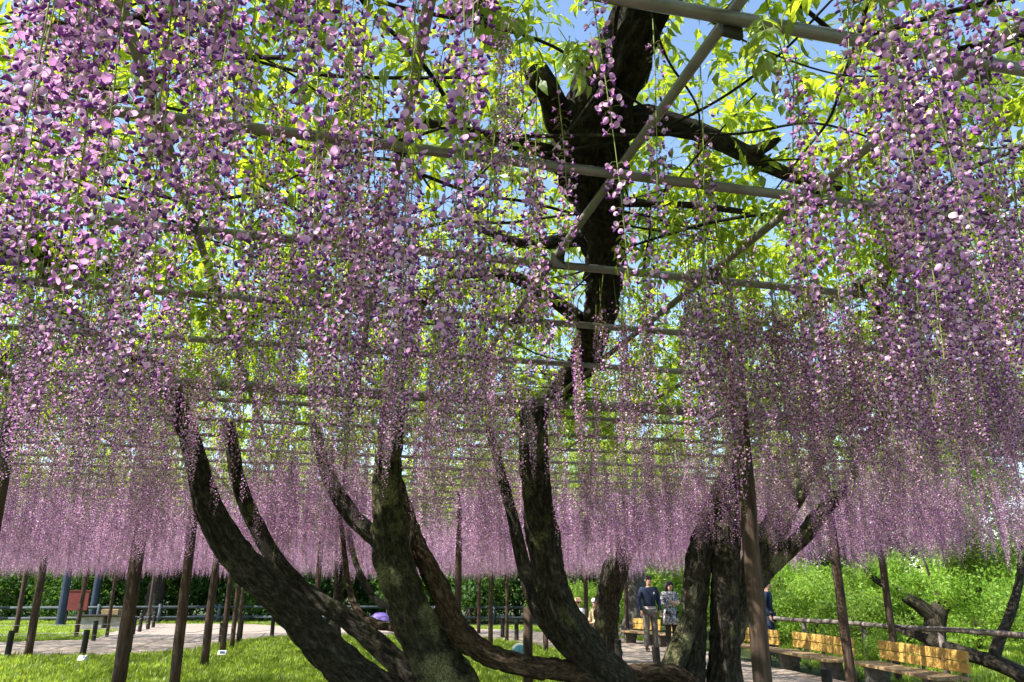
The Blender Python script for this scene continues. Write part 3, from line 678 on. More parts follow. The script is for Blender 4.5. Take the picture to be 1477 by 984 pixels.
while x < 4.5:
    yy = 40.5 + 1.2 * math.sin(x * .7) - (max(0, x + 8) * .25)
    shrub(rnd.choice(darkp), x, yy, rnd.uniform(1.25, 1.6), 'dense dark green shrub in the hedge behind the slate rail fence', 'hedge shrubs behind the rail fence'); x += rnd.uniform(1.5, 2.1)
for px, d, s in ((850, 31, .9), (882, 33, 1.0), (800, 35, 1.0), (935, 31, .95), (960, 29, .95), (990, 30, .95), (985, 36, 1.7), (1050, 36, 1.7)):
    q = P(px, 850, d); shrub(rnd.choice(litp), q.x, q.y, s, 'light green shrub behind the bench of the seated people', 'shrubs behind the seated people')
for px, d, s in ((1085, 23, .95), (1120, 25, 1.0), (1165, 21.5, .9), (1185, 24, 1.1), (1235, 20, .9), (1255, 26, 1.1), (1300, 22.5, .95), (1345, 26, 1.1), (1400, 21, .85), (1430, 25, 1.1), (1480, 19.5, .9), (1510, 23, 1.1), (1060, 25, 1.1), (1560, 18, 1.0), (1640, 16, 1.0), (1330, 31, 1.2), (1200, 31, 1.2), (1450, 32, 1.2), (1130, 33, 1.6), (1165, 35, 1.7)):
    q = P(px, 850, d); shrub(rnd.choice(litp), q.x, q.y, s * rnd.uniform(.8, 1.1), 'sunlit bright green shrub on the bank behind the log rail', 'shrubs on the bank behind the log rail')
for i in range(22):
    a = -34 + i * 3.6; shrub(rnd.choice(darkp), a, 47 - max(0, a - 4) * .45, rnd.uniform(2.0, 2.5), 'big green bush closing off the park beyond the hedge', 'big bushes beyond the hedge')
# small bush against the back of the benches
q = P(1247, 900, 15.2); shrub(litp[0], q.x + .15, q.y, .42, 'small leafy bush in the gap between two yellow benches', None)

def tree(name, loc, limbs, crown_me, label, group, mat, cat='tree', crown_loc=(0, 0, 0), s=1):
    r_ = empty(name, loc); tag(r_, label, cat, group)
    for i, (nm, pts, rad) in enumerate(limbs):
        o = limb(nm, [Vector(p) for p in pts], rad, r_, mat, sides=16, step=.12, seed=200 + i + int(abs(loc[0] * 10)))
        o.matrix_parent_inverse = Matrix.Identity(4)
    if crown_me: o = link('crown', crown_me, r_); o.location = crown_loc; o.scale = (s, s, s); o.rotation_euler = (0, 0, rnd.uniform(0, 6))
    return r_
crown_ch = leaf_cloud('crown', 7000, .05, clumps(random.Random(5), 26, 2.0, 1.8, .8, 1.7, .42), M['shrub_light'], 5)
q = P(1345, 915, 17); base = Vector((q.x, q.y, 0))
def rel(px, py, d): return P(px, py, d) - base
tree('cherry_tree', base, [('trunk', [(0, 0, -.05), (0, 0, .35), rel(1352, 880, 17)], [.26, .2, .2]),
     ('limb', [rel(1350, 890, 17), rel(1362, 872, 17), rel(1388, 858, 16.9), rel(1412, 846, 16.8)], [.19, .15, .14, .12]),
     ('limb', [rel(1348, 890, 17), rel(1318, 868, 17), rel(1292, 852, 17.1), rel(1262, 836, 17.2), rel(1240, 810, 17.4)], [.16, .13, .1, .07, .04]),
     ('branch', [rel(1358, 876, 17), rel(1350, 850, 17), rel(1340, 828, 17), rel(1330, 800, 17)], [.07, .04, .03, .02]),
     ('branch', [rel(1405, 850, 16.8), rel(1412, 830, 16.8), rel(1425, 800, 16.9)], [.06, .04, .02])], crown_ch, 'pruned cherry tree with a thick forked trunk behind the log rail', None, M['bark'], s=1.0)
q = P(1445, 968, 13.2); base = Vector((q.x, q.y, 0))
tree('cherry_tree', base, [('trunk', [rel(1490, 985, 13), rel(1450, 962, 13.2), rel(1400, 945, 13.6), rel(1345, 925, 14.2), rel(1290, 905, 15)], [.15, .13, .11, .08, .05]),
     ('branch', [rel(1432, 958, 13.3), rel(1440, 925, 13.3), rel(1456, 890, 13.3), rel(1470, 840, 13.4), rel(1475, 780, 13.5)], [.1, .09, .08, .06, .04])], leaf_cloud('crown', 3500, .05, clumps(random.Random(9), 16, 1.2, 1.2, .7, 2.3, .45), M['shrub_light'], 9),
     'low leaning tree with a dark branch slanting down to the ground beside the log rail', None, M['bark'], crown_loc=(.6, .6, 0))
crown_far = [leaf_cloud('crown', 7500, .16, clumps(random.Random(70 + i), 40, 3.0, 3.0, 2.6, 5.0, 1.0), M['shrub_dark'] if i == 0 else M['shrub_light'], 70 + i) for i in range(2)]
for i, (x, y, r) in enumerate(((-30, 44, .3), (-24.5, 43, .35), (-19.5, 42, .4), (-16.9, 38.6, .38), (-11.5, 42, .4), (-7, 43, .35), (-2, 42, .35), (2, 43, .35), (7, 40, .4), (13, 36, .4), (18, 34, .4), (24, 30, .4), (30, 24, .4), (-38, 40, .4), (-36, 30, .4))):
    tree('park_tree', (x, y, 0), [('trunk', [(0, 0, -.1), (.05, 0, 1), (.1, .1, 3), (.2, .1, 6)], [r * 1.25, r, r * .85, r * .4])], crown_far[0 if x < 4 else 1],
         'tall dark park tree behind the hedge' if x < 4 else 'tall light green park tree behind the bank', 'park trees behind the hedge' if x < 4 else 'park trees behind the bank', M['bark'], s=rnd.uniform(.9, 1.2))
q = P(917, 885, 27)
tree('park_tree', (q.x, q.y, 0), [('trunk', [(0, 0, -.1), (0, 0, .25), (.0, 0, .9), (.05, 0, 2.5), (.1, 0, 5)], [.75, .5, .36, .34, .3])], crown_far[1], 'pale grey tree trunk with flared foot behind the standing man', None, M['bark_grey'], s=.9)

# ------------------------------------------------------------------ grass
def tuft(seed):
    rg = random.Random(seed); b = MB()
    for i in range(16):
        a = rg.uniform(0, 6.28); h = rg.uniform(.05, .12); x, y = rg.gauss(0, .045), rg.gauss(0, .045); l = rg.uniform(.01, .06)
        dx, dy = math.cos(a), math.sin(a); w_ = .007; n = len(b.v)
        b.v += [(x - dy * w_, y + dx * w_, 0), (x + dy * w_, y - dx * w_, 0), (x + dx * l * .4 + dy * w_ * .8, y + dy * l * .4 - dx * w_ * .8, h * .6), (x + dx * l * .4 - dy * w_ * .8, y + dy * l * .4 + dx * w_ * .8, h * .6), (x + dx * l, y + dy * l, h)]
        b.f += [(n, n + 1, n + 2, n + 3), (n + 3, n + 2, n + 4)]
    return mesh('tuft', b.v, b.f, [M['grass']])
libG = library('tuft', [tuft(i) for i in range(5)])
gp = []
def grass_zone(x0, x1, y0, y1, dens):
    for _ in range(int((x1 - x0) * (y1 - y0) * dens)):
        x, y = rnd.uniform(x0, x1), rnd.uniform(y0, y1)
        if abs(x) < .8 * y + 1 and not inpoly(x, y, PATH) and rnd.random() < .75 + .5 * noise.noise(Vector((x * .8, y * .8, 5))): gp.append((x, y, 0))
grass_zone(-16, 3.6, 9, 21, 105); grass_zone(-20, 5, 21, 34, 60); grass_zone(-30, -10, 24, 40, 40); grass_zone(6.1, 16, 8, 26, 45); grass_zone(-4, 3.8, 3, 9, 60)
tag(gn_scatter('grass', gp, [(0, 0, rnd.uniform(0, 6.28)) for _ in gp], [rnd.uniform(.6, 1.2) + .7 * max(0, noise.noise(Vector((p[0] * 1.6, p[1] * 1.6, 1)))) for p in gp], [rnd.randrange(5) for _ in gp], libG),
    'short bright green grass round the wisteria trunks', 'grass', None, 'stuff')
# strap-leaved clumps under the benches
def rush(seed):
    rg = random.Random(seed); b = MB()
    for i in range(46):
        a = rg.uniform(0, 6.28); L_ = rg.uniform(.22, .42); dx, dy = math.cos(a), math.sin(a); w_ = .006; n = len(b.v); sp = rg.uniform(.5, 1.0)
        for k in range(5):
            t = k / 4; r_ = L_ * t * sp; z = L_ * (1.1 * t - 0.85 * t * t * sp); ww = w_ * (1 - .8 * t)
            b.v += [(dx * r_ - dy * ww, dy * r_ + dx * ww, z), (dx * r_ + dy * ww, dy * r_ - dx * ww, z)]
        b.f += [(n + 2 * k, n + 2 * k + 1, n + 2 * k + 3, n + 2 * k + 2) for k in range(4)]
    return mesh('rush', b.v, b.f, [M['rush']])
rushes = [rush(i) for i in range(3)]
for i, (x, y) in enumerate(((5.75, 16.2), (5.8, 15.6), (5.85, 15), (5.9, 14.3), (6.1, 13.4), (6.15, 12.7), (6.2, 12), (6.25, 11.3), (5.45, 17.0), (5.3, 17.8), (6.6, 12.9), (6.7, 11.6))):
    o = link('strap_leaf_plant', rushes[i % 3]); o.location = (x, y, 0); o.rotation_euler.z = i * 1.3; o.scale = [rnd.uniform(.9, 1.25)] * 3
    tag(o, 'clump of arching strap leaves under the yellow benches', 'plant', 'strap-leaved clumps under the benches')

# ------------------------------------------------------------------ stakes, wires, lights
stakes = []
def stake(x, y, h=.6, label='short black stake at the edge of the left path', group='black stakes along the left path'):
    b = MB(); b.rings([(0, 0, -.05, .068, .068), (.003, 0, h * .5, .066, .066), (0, .002, h - .012, .066, .066), (0, 0, h, .056, .056)], 12)
    o = b.build('stake', M['bollard']); o.location = (x, y, 0); o.rotation_euler = (R(rnd.uniform(-1.5, 1.5)), R(rnd.uniform(-1.5, 1.5)), 0); tag(o, label, 'stake', group); stakes.append((x, y))
    return o
def wire(pts, label):
    b = MB()
    for h in (.5, .27):
        full = []
        for (a, c) in zip(pts[:-1], pts[1:]):
            for k in range(5):
                t = k / 5; full.append((a[0] + (c[0] - a[0]) * t, a[1] + (c[1] - a[1]) * t, h - .03 * math.sin(math.pi * t)))
        full.append((*pts[-1], h)); b.tube(full, .006, 5)
    o = b.build('guard_wire', M['wire']); tag(o, label, 'wire')
L1 = [(-16.5, 18.7), (-11.45, 18.95), (-9.9, 19.25), (-8.95, 19.45)]
L2 = [(-17.5, 24.5), (-11.35, 22.3)]
L2 = [(-20.5, 24.45), (-16.6, 24.4), (-12.55, 24.9), (-12.4, 26.3), (-12.9, 28.2), (-13.5, 30), (-14, 31.8), (-14.5, 33.4), (-15.2, 35)]
L3 = [(-8.0, 20.0), (-7.95, 21.7), (-8.2, 23.4), (-8.2, 25), (-7.7, 26.6)]
for l, lb in ((L1, 'thin guard wire strung along the stakes at the front edge of the left path'), (L2, 'thin guard wire strung along the stakes at the back edge of the left path'), (L3, 'thin guard wire strung along the stakes by the grass where the left path turns')):
    for x, y in l: stake(x, y, .6, lb.replace('thin guard wire strung along the stakes', 'short black stake'), 'black stakes along the left path')
    wire(l, lb)
for px, py, d in ((725, 900, 26.5), (745, 900, 25), (787, 910, 22.2)):
    q = P(px, py, d); stake(q.x, q.y, .62, 'short black stake where the middle path meets the grass', 'black stakes by the middle path')
q = P(1193, 975, 10.8); stake(q.x, q.y, .52, 'short dark stake on the paving in front of the yellow bench')
q = P(947, 940, 14); stake(q.x, q.y, .58, 'short dark stake on the paving before the standing man')
q = P(892, 940, 16); stake(q.x, q.y, .58, 'short dark stake beside the bow-shaped wisteria trunk')
b = log_mesh(1.32, .052, 77); o = b.build('prop_post', M['post'], None, True); q = P(762, 920, 8.75); o.location = (q.x, q.y, 0); tag(o, 'brown log prop standing under the dark curved trunk', 'post')
b = MB().tube([(0, 0, 0), (.02, 0, .25), (.0, 0, .5)], [.07, .05, .055], 10); b.tube([(0, 0, .08), (.12, .02, -.02)], [.03, .015], 6); b.tube([(0, 0, .08), (-.12, -.02, -.02)], [.03, .015], 6)
o = b.build('stump', M['post'], None, True); q = P(787, 935, 20.5); o.location = (q.x, q.y, 0); tag(o, 'thin brown stump with spread roots at the grass edge', 'stump')
def floodlight(x, y, rz, label, s=1):
    r_ = empty('floodlight', (x, y, 0), rz); r_.scale = (s, s, s); tag(r_, label, 'light', 'floodlights in the grass')
    MB().box((0, 0, .02), (.12, .10, .04), bev=.006).build('base', M['clamp'], r_); MB().box((0, 0, .13), (.24, .10, .16), 0, -.6, .012).build('housing', M['white'], r_)
    MB().box((0, -.045, .165), (.13, .012, .06), 0, -.6).build('lens', M['lens'], r_); MB().tube([(0, 0, .03), (0, .02, .1)], .015, 6).build('bracket', M['clamp'], r_)
for px, py, d in ((118, 955, 17.6), (320, 948, 19.0), (122, 920, 27)):
    q = P(px, py, d); floodlight(q.x, q.y, rnd.uniform(-.4, .4), 'small white floodlight lying in the grass beside the left path', .8)
# round teal light by the prop
r_ = empty('ground_lamp', (P(750, 945, 17.4).x, 17.4, 0)); tag(r_, 'round teal ground lamp with pale rim beside the log prop', 'lamp')
MB().tube([(0, .1, .22), (0, -.06, .24)], [.17, .2], 18).build('housing', M['stone'], r_, False); MB().tube([(0, -.055, .24), (0, -.075, .242)], [.165, .15], 18).build('lens', M['lens'], r_); MB().box((0, 0, .04), (.1, .12, .1)).build('base', M['clamp'], r_)

# ------------------------------------------------------------------ benches
def bench(p0, p1, label, backs=True):
    a, c = Vector((*p0, 0)), Vector((*p1, 0)); L_ = (c - a).length; ang = math.atan2(c.y - a.y, c.x - a.x); mid = (a + c) / 2
    r_ = empty('bench', mid, ang); tag(r_, label, 'bench', 'wooden benches along the path')
    for i, y in enumerate((-.17, 0, .17)):                              # local -y: sitting side
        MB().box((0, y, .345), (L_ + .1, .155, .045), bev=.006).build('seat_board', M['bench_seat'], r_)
    for sx in (-.36, .36):
        MB().box((sx * L_, 0, .16), (.12, .36, .325), bev=.01).build('leg', M['bench_leg'], r_)
    if backs:
        for z in (.475, .625):
            for s in (-1, 1):
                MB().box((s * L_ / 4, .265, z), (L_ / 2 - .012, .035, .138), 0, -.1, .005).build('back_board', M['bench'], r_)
        for sx in (-.42, 0, .42): MB().box((sx * L_, .30, .42), (.06, .03, .56), 0, -.1).build('back_post', M['bench_leg'], r_)
bench((5.85, 13.85), (5.93, 11.35), 'yellow wooden bench whose whole backrest shows, last of the row by the log rail')
bench((5.36, 16.6), (5.55, 14.15), 'yellow wooden bench with a leaning log post standing before its end')
bench((4.78, 18.9), (5.2, 16.9), 'yellow wooden bench half hidden by the thick brown log post')
bench((4.0, 22.6), (4.75, 21.2), 'yellow wooden bench behind the standing man and woman')
bench((3.3, 24.0), (3.9, 22.8), 'yellow wooden bench between the bow-shaped trunk and the standing man')
bench((1.82, 24.9), (2.72, 23.6), 'low wooden bench on which the two people in hats sit', True)
# log rail behind the benches
r_ = empty('log_rail_fence', (5.8, 12, 0)); tag(r_, 'single grey log rail fence behind the yellow benches', 'fence')
ra, rb = Vector((5.9, 20.8, .85)), Vector((8.3, 8.2, .85))
pts = [ra.lerp(rb, i / 14) + Vector((0, 0, .012 * math.sin(i * 1.7))) for i in range(15)]
MB().tube(pts, [.047 + .004 * math.sin(i * 2.1) for i in range(15)], 12).build('rail', M['rail'], r_, True, True)
for i in range(6):
    q = ra.lerp(rb, (i + .25) / 6); MB().tube([(q.x + .03, q.y, -.05), (q.x + .03, q.y, .90)], [.055, .05], 12).build('post', M['rail'], r_, True, True)
# slate rail fence far left
r_ = empty('rail_fence', (-17, 36, 0)); tag(r_, 'slate grey two-rail fence in front of the dark hedge', 'fence')
fl_ = [(-34, 36.3), (-22, 36), (-12, 38.2), (-5, 37.6), (1, 36.5)]
for z in (.62, .18):
    for (a, c) in zip(fl_[:-1], fl_[1:]): MB().tube([(*a, z + .1), (*c, z + .1)], .06, 10).build('rail', M['rail_dark'], r_, True, True)
for (a, c) in zip(fl_[:-1], fl_[1:]):
    n = int((Vector(c) - Vector(a)).length / 2.4)
    for i in range(n):
        q = Vector(a).lerp(Vector(c), (i + .4) / n); MB().tube([(q.x, q.y, -.05), (q.x, q.y, .86)], .075, 10).build('post', M['rail_dark'], r_, True, True)

# ------------------------------------------------------------------ red board, blue posts, stone trough
q = P(108, 866, 35); r_ = empty('red_board', (q.x, 35.2, 0)); tag(r_, 'dull red board on two legs standing by the slate rail fence', 'board')
MB().box((0, 0, 1.02), (.98, .06, .78), bev=.01).build('panel', M['red'], r_)
MB().box((0, 0, 1.435), (1.06, .10, .05)).build('top_trim', M['red'], r_)
for s in (-.42, .42): MB().box((s, .07, .6), (.07, .07, 1.3)).build('leg', M['bollard'], r_)
for px, d in ((93, 34.6), (138, 37.5)):
    q = P(px, 860, d); b = MB().tube([(0, 0, -.1), (0, 0, 4.2)], [.17, .15], 14); b.rings([(0, 0, 0, .25, .25), (0, 0, .12, .25, .25)], 14)
    o = b.build('steel_post', M['bluepost'], None, False); o.location = (q.x, q.y, 0); tag(o, 'blue grey steel post beside the red board', 'post', 'blue posts by the red board')
q = P(150, 895, 31); r_ = empty('stone_table', (q.x, q.y, 0), .05); tag(r_, 'low pale stone table with a dark slab top beyond the left path', 'table')
MB().box((0, 0, .56), (2.1, .7, .05), bev=.01).build('slab', M['bollard'], r_); MB().box((-.42, 0, .32), (.95, .5, .42), bev=.02).build('block', M['stone'], r_); MB().box((.58, .02, .32), (.72, .5, .42), bev=.02).build('block', M['stone'], r_); MB().box((0, 0, .06), (1.7, .5, .12)).build('footing', M['stone'], r_)
o = MB().box((0, 0, .1), (.62, .36, .2), .05, None, .012).build('wooden_box', M['bench_seat']); o.location = (q.x + .25, q.y, .585); tag(o, 'brown wooden box lying on the stone table', 'box')

# ------------------------------------------------------------------ umbrellas
def cmat(name, a, b, sc=14): return surf_mat(name, [(0.35, a), (0.65, b)], sc, 0.85, None, 0.15, 0.004)
def umbrella(loc, r, col, label, tilt):
    r_ = empty('umbrella', loc); r_.rotation_euler = tilt; tag(r_, label, 'umbrella'); n, b = 8, MB()
    for j in range(6):
        t = j / 5; rr = r * math.sin(t * 1.25) / math.sin(1.25)
        for k in range(32):
            a = 2 * math.pi * k / 32; sc_ = 1 - .07 * t * (1 - abs(math.cos(4 * a))) ; b.v.append((rr * sc_ * math.cos(a), rr * sc_ * math.sin(a), .62 + r * .55 * math.cos(t * 1.35) - .25 * r))
    b.f += [(j * 32 + k, j * 32 + (k + 1) % 32, (j + 1) * 32 + (k + 1) % 32, (j + 1) * 32 + k) for j in range(5) for k in range(32)]
    b.build('canopy', col, r_, True); MB().tube([(0, 0, -.05), (0, 0, .62 + r * .36)], .008, 6).build('shaft', M['clamp'], r_)
    MB().tube([(0, 0, -.05), (0, 0, -.12), (.03, 0, -.15), (.06, 0, -.12)], .012, 6).build('handle', M['clamp'], r_)
    for k in range(8):
        a = 2 * math.pi * k / 8; MB().tube([(0, 0, .62 + r * .28), (r * .92 * math.cos(a), r * .92 * math.sin(a), .62 - .13 * r)], .004, 4).build('rib', M['clamp'], r_)
M['umb_w'] = thin_mat('white_umbrella', (.72, .72, .74), (.7, .7, .72), .35, .05); M['umb_p'] = thin_mat('purple_umbrella', (.20, .13, .50), (.28, .18, .62), .4, .05)
q = P(442, 890, 28.5); umbrella((q.x, q.y, .05), .62, M['umb_w'], 'white umbrella seen in the gap between two dark trunks', (.25, -.3, 0))
q = P(548, 890, 27.5); umbrella((q.x, q.y, .03), .40, M['umb_p'], 'purple umbrella beneath the low looping vine', (.2, .15, .4))

# ------------------------------------------------------------------ people
def skin(name, verts, edges, radii, mat, parent, root=0, sub=2):
    me_ = bpy.data.meshes.new(name); me_.from_pydata([tuple(v) for v in verts], edges, []); o = bpy.data.objects.new(name, me_); C.objects.link(o)
    o.modifiers.new('s', 'SKIN'); sk = me_.skin_vertices[0].data
    for i, r in enumerate(radii):
        sk[i].radius = r if isinstance(r, tuple) else (r, r)
    sk[root].use_root = True
    m2 = o.modifiers.new('d', 'SUBSURF'); m2.levels = sub; m2.render_levels = sub
    dg = bpy.context.evaluated_depsgraph_get(); dg.update(); ne = bpy.data.meshes.new_from_object(o.evaluated_get(dg))
    bpy.data.objects.remove(o); ne.name = name; ne.materials.clear(); ne.materials.append(mat)
    ne.polygons.foreach_set('use_smooth', [True] * len(ne.polygons)); return link(name, ne, parent)
M['skin'] = surf_mat('skin', [(0.3, (0.46, 0.27, 0.18)), (0.7, (0.56, 0.35, 0.25))], 8, 0.55, None, 0.05)
M['hair'] = cmat('dark_hair', (0.012, 0.010, 0.009), (0.04, 0.032, 0.028), 40)
M['eye'] = cmat('eye', (0.01, 0.008, 0.008), (0.02, 0.016, 0.016))
M['lip'] = cmat('lip', (0.35, 0.12, 0.10), (0.4, 0.15, 0.12))
def person(loc, rz, J, label, wear, hat=None, hair='short', group=None):
    """J: joints in local coords (facing -y). wear: (name, keys, radii, material) garments"""
    r_ = empty('person', loc, rz); tag(r_, label, 'person', group)
    names = ['pelvis', 'waist', 'chest', 'neck0', 'neck', 'chin', 'head', 'crown', 'nose', 'shL', 'elL', 'wrL', 'paL', 'shR', 'elR', 'wrR', 'paR', 'hiL', 'knL', 'anL', 'toL', 'hiR', 'knR', 'anR', 'toR']
    rad = dict(pelvis=(.13, .10), waist=(.12, .09), chest=(.14, .10), neck0=.075, neck=.052, chin=.062, head=(.075, .092), crown=(.06, .075), nose=.016, shL=.055, elL=.042, wrL=.028, paL=(.036, .018), shR=.055, elR=.042, wrR=.028, paR=(.036, .018), hiL=.085, knL=.058, anL=.04, toL=.038, hiR=.085, knR=.058, anR=.04, toR=.038)
    hd = Vector(J['head']); J['nose'] = hd + Vector((0, -.108, -.01)); J['chin'] = hd + Vector((0, -.022, -.085)); J['crown'] = hd + Vector((0, .01, .075))
    vs_ = [Vector(J[n]) for n in names]; ix = {n: i for i, n in enumerate(names)}; rr = [rad[n] for n in names]
    E_ = [('pelvis', 'waist'), ('waist', 'chest'), ('chest', 'neck0'), ('neck0', 'neck'), ('neck', 'chin'), ('chin', 'head'), ('head', 'crown'), ('head', 'nose'), ('chest', 'shL'), ('shL', 'elL'), ('elL', 'wrL'), ('wrL', 'paL'), ('chest', 'shR'), ('shR', 'elR'), ('elR', 'wrR'), ('wrR', 'paR'),
          ('pelvis', 'hiL'), ('hiL', 'knL'), ('knL', 'anL'), ('anL', 'toL'), ('pelvis', 'hiR'), ('hiR', 'knR'), ('knR', 'anR'), ('anR', 'toR')]
    ed = [(ix[a], ix[b]) for a, b in E_]
    for s in 'LR':                                                       # five fingers
        pa, wv = Vector(J['pa' + s]), Vector(J['wr' + s]); d_ = (pa - wv).normalized(); sd_ = d_.cross(Vector((0, -1, .3))).normalized(); cu = sd_.cross(d_)
        for k, (o_, l) in enumerate(((-.03, .062), (-.01, .074), (.01, .07), (.029, .055))):
            n = len(vs_); vs_ += [pa + d_ * .03 + sd_ * o_, pa + d_ * (.03 + l * .55) + sd_ * o_ * 1.1 + cu * .008, pa + d_ * (.03 + l * .9) + sd_ * o_ * 1.1 + cu * .028]; rr += [.0095, .0088, .0075]
            ed += [(ix['pa' + s], n), (n, n + 1), (n + 1, n + 2)]
        n = len(vs_); sg = -1 if s == 'L' else 1; vs_ += [pa + sd_ * sg * .042 - d_ * .005, pa + sd_ * sg * .058 + d_ * .035 + cu * .01]; rr += [.011, .009]; ed += [(ix['pa' + s], n), (n, n + 1)]
    skin('body', vs_, ed, rr, M['skin'], r_, 0, 2)
    for (nm, keys, edges, radii, mat) in wear:
        skin(nm, [Vector(J[k]) for k in keys], edges, radii, mat, r_, 0, 2)
    b = MB()
    for s in (-1, 1): b.ell((hd.x + s * .033, hd.y - .086, hd.z + .012), (.012, .007, .007), 8, 6)
    b.build('eyes', M['eye'], r_, True); MB().ell((hd.x, hd.y - .082, hd.z - .062), (.024, .008, .007), 8, 6).build('mouth', M['lip'], r_, True)
    for s in (-1, 1): MB().ell((hd.x + s * .083, hd.y + .005, hd.z - .005), (.012, .02, .03), 8, 6).build('ear', M['skin'], r_, True)
    if hair == 'short': b = MB().ell((hd.x, hd.y + .018, hd.z + .045), (.092, .105, .085), 16, 10); b.build('hair', M['hair'], r_, True)
    if hair == 'bob':
        b = MB().ell((hd.x, hd.y + .022, hd.z + .04), (.10, .11, .095), 16, 10)
        for s in (-1, 1): b.tube([(hd.x + s * .082, hd.y + .03, hd.z + .05), (hd.x + s * .095, hd.y + .02, hd.z - .05), (hd.x + s * .085, hd.y + .01, hd.z - .14)], [.04, .042, .022], 10)
        b.tube([(hd.x, hd.y + .07, hd.z + .05), (hd.x, hd.y + .095, hd.z - .05), (hd.x, hd.y + .08, hd.z - .14)], [.07, .065, .03], 12); b.build('hair', M['hair'], r_, True)
    if hat:
        o = MB().rings([(hd.x, hd.y + .01, hd.z + .035, .17, .19), (hd.x, hd.y + .01, hd.z + .052, .165, .185), (hd.x, hd.y + .01, hd.z + .062, .105, .118), (hd.x, hd.y + .01, hd.z + .13, .098, .108), (hd.x, hd.y + .01, hd.z + .155, .07, .08)] if hat[1] else [(hd.x, hd.y + .01, hd.z + .02, .105, .118), (hd.x, hd.y + .01, hd.z + .09, .103, .115), (hd.x, hd.y + .01, hd.z + .14, .07, .08)], 20)
        o.build('hat', hat[0], r_, True)
    return r_
def stand(h=1.0):
    J = dict(pelvis=(0, 0, .93), waist=(0, .0, 1.08), chest=(0, .0, 1.30), neck0=(0, .0, 1.43), neck=(0, -.005, 1.49), head=(0, -.02, 1.60), shL=(.185, 0, 1.40), shR=(-.185, 0, 1.40),
             elL=(.25, .03, 1.13), wrL=(.235, -.08, .90), paL=(.228, -.1, .84), elR=(-.25, .03, 1.13), wrR=(-.235, -.08, .90), paR=(-.228, -.1, .84),
             hiL=(.09, 0, .88), knL=(.105, -.02, .49), anL=(.11, .02, .08), toL=(.125, -.13, .035), hiR=(-.09, 0, .88), knR=(-.105, -.02, .49), anR=(-.11, .02, .08), toR=(-.125, -.13, .035))
    return {k: Vector(v) * h for k, v in J.items()}
TOP = (['pelvis', 'waist', 'chest', 'neck0', 'shL', 'elL', 'wrL', 'shR', 'elR', 'wrR'], [(0, 1), (1, 2), (2, 3), (2, 4), (4, 5), (5, 6), (2, 7), (7, 8), (8, 9)])
LEGS = (['pelvis', 'hiL', 'knL', 'anL', 'hiR', 'knR', 'anR'], [(0, 1), (1, 2), (2, 3), (0, 4), (4, 5), (5, 6)])
SHO = lambda s: (['an' + s, 'to' + s], [(0, 1)])
M['navy'] = cmat('navy_shirt', (0.012, 0.018, 0.045), (0.022, 0.034, 0.08)); M['dark_tr'] = cmat('dark_trousers', (0.02, 0.018, 0.018), (0.05, 0.045, 0.043)); M['greytr'] = cmat('brown_grey_trousers', (0.10, 0.085, 0.075), (0.16, 0.14, 0.125))
M['print'] = surf_mat('grey_print_coat', [(0.42, (0.05, 0.05, 0.06)), (0.5, (0.25, 0.25, 0.27)), (0.6, (0.55, 0.55, 0.57))], 22, 0.85, None, 0.1); M['whitecl'] = cmat('white_cloth', (.62, .62, .65), (.74, .74, .76)); M['beige'] = cmat('beige_cloth', (.52, .40, .24), (.62, .5, .32)); M['straw'] = cmat('straw_hat', (.38, .24, .14), (.48, .33, .2)); M['shoe'] = cmat('dark_shoe', (.02, .018, .016), (.05, .045, .04)); M['brown'] = cmat('brown_skirt', (.10, .06, .04), (.16, .1, .07))
J = stand(1.05)
topr = [(.155, .118), (.15, .112), (.17, .122), .085, .075, .06, .045, .075, .06, .045]
legr = [(.15, .115), .105, .082, .065, .105, .082, .065]
q = P(940, 940, 20.6)
m = person((q.x, q.y, .03), R(12), J, 'standing man in a navy top and dark trousers with a strap across his chest', [('shirt', *TOP, topr, M['navy']), ('trousers', *LEGS, legr, M['greytr']), ('shoe', *SHO('L'), [.052, .048], M['shoe']), ('shoe', *SHO('R'), [.052, .048], M['shoe'])])
MB().tube([(-.14, -.09, 1.49), (-.05, -.155, 1.36), (.05, -.155, 1.22), (.15, -.10, 1.04)], .014, 6).build('bag_strap', M['bollard'], m)
for z in (1.0, 1.04): MB().rings([(0, 0, z, .172, .135), (0, 0, z + .014, .172, .135)], 24, False).build('shirt_stripe', M['whitecl'], m)
MB().box((.085, -.135, 1.38), (.03, .01, .05)).build('chest_mark', M['whitecl'], m)
J = stand(.97)
J.update({k: Vector(v) * .97 for k, v in dict(elL=(.25, .0, 1.15), wrL=(.02, -.2, 1.18), paL=(-.05, -.21, 1.2), elR=(-.25, .0, 1.14), wrR=(.0, -.17, 1.14), paR=(.08, -.18, 1.17)).items()})
q = P(970, 935, 21.0)
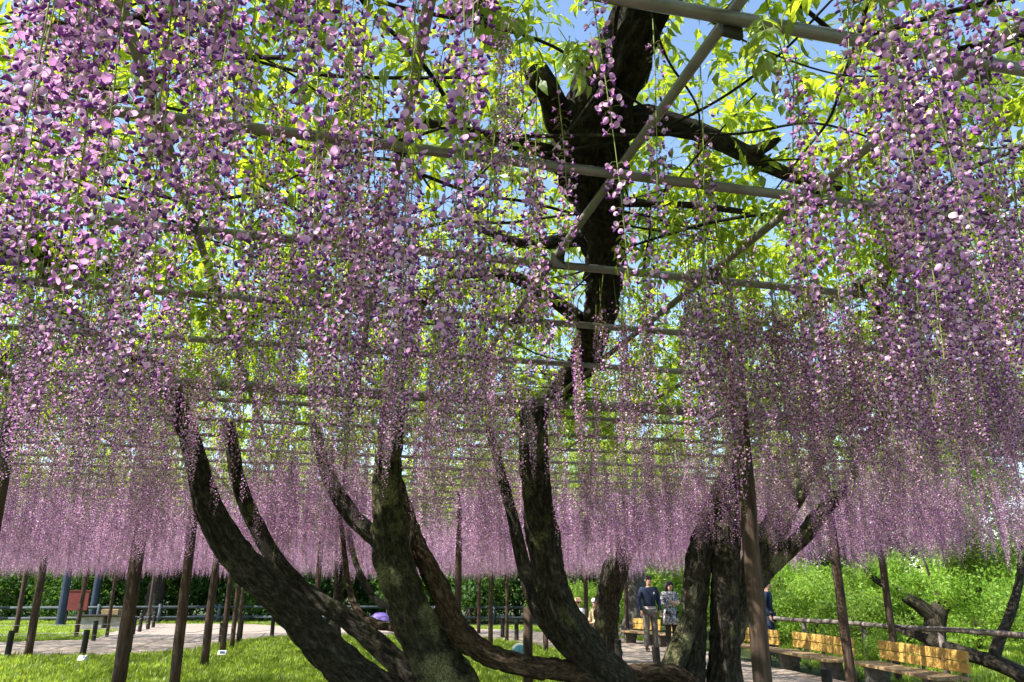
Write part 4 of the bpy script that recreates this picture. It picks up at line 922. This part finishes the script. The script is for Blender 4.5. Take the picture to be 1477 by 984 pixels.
m = person((q.x, q.y, .03), R(20), J, 'standing woman with folded arms in a long grey patterned coat', [('coat', *TOP, topr, M['print']), ('trousers', *LEGS, legr, M['dark_tr']), ('shoe', *SHO('L'), [.05, .045], M['shoe']), ('shoe', *SHO('R'), [.05, .045], M['shoe'])], None, 'bob')
MB().rings([(0, 0, .62, .215, .17), (0, 0, .75, .205, .16), (0, 0, .9, .185, .145), (0, 0, 1.02, .165, .13)], 20).build('coat_skirt', M['print'], m, True)
def sit():
    return dict(pelvis=Vector((0, 0, .50)), waist=Vector((0, -.01, .64)), chest=Vector((0, -.04, .86)), neck0=Vector((0, -.06, .99)), neck=Vector((0, -.07, 1.05)), head=Vector((0, -.09, 1.16)), shL=Vector((.18, -.05, .96)), shR=Vector((-.18, -.05, .96)), elL=Vector((.23, -.08, .72)), wrL=Vector((.1, -.3, .62)), paL=Vector((.07, -.36, .61)), elR=Vector((-.23, -.08, .72)), wrR=Vector((-.1, -.3, .62)), paR=Vector((-.07, -.36, .61)),
                hiL=Vector((.09, -.04, .47)), knL=Vector((.11, -.44, .48)), anL=Vector((.11, -.42, .08)), toL=Vector((.12, -.56, .035)), hiR=Vector((-.09, -.04, .47)), knR=Vector((-.11, -.44, .48)), anR=Vector((-.11, -.42, .08)), toR=Vector((-.12, -.56, .035)))
ang = math.atan2(23.6 - 24.9, 2.9 - 2.0)
for t, top, hat, lab in ((.76, M['whitecl'], (M['straw'], True), 'seated person in a white shirt and brown brimmed hat on the low bench'), (.26, M['beige'], (M['whitecl'], False), 'seated person in a beige jacket and white cap on the low bench')):
    q = Vector((2.72, 23.6, 0)).lerp(Vector((1.82, 24.9, 0)), t)
    person((q.x, q.y, -.045), ang, sit(), lab, [('top', *TOP, topr, top), ('trousers', *LEGS, legr, M['brown']), ('shoe', *SHO('L'), [.05, .045], M['shoe']), ('shoe', *SHO('R'), [.05, .045], M['shoe'])], hat, 'short', None)
q = P(1108, 880, 19.6)
person((q.x, q.y, 0), R(60), stand(1.0), 'person in a dark blue jacket partly hidden by the thick log post', [('jacket', *TOP, topr, M['navy']), ('trousers', *LEGS, legr, M['navy']), ('shoe', *SHO('L'), [.05, .045], M['shoe']), ('shoe', *SHO('R'), [.05, .045], M['shoe'])])
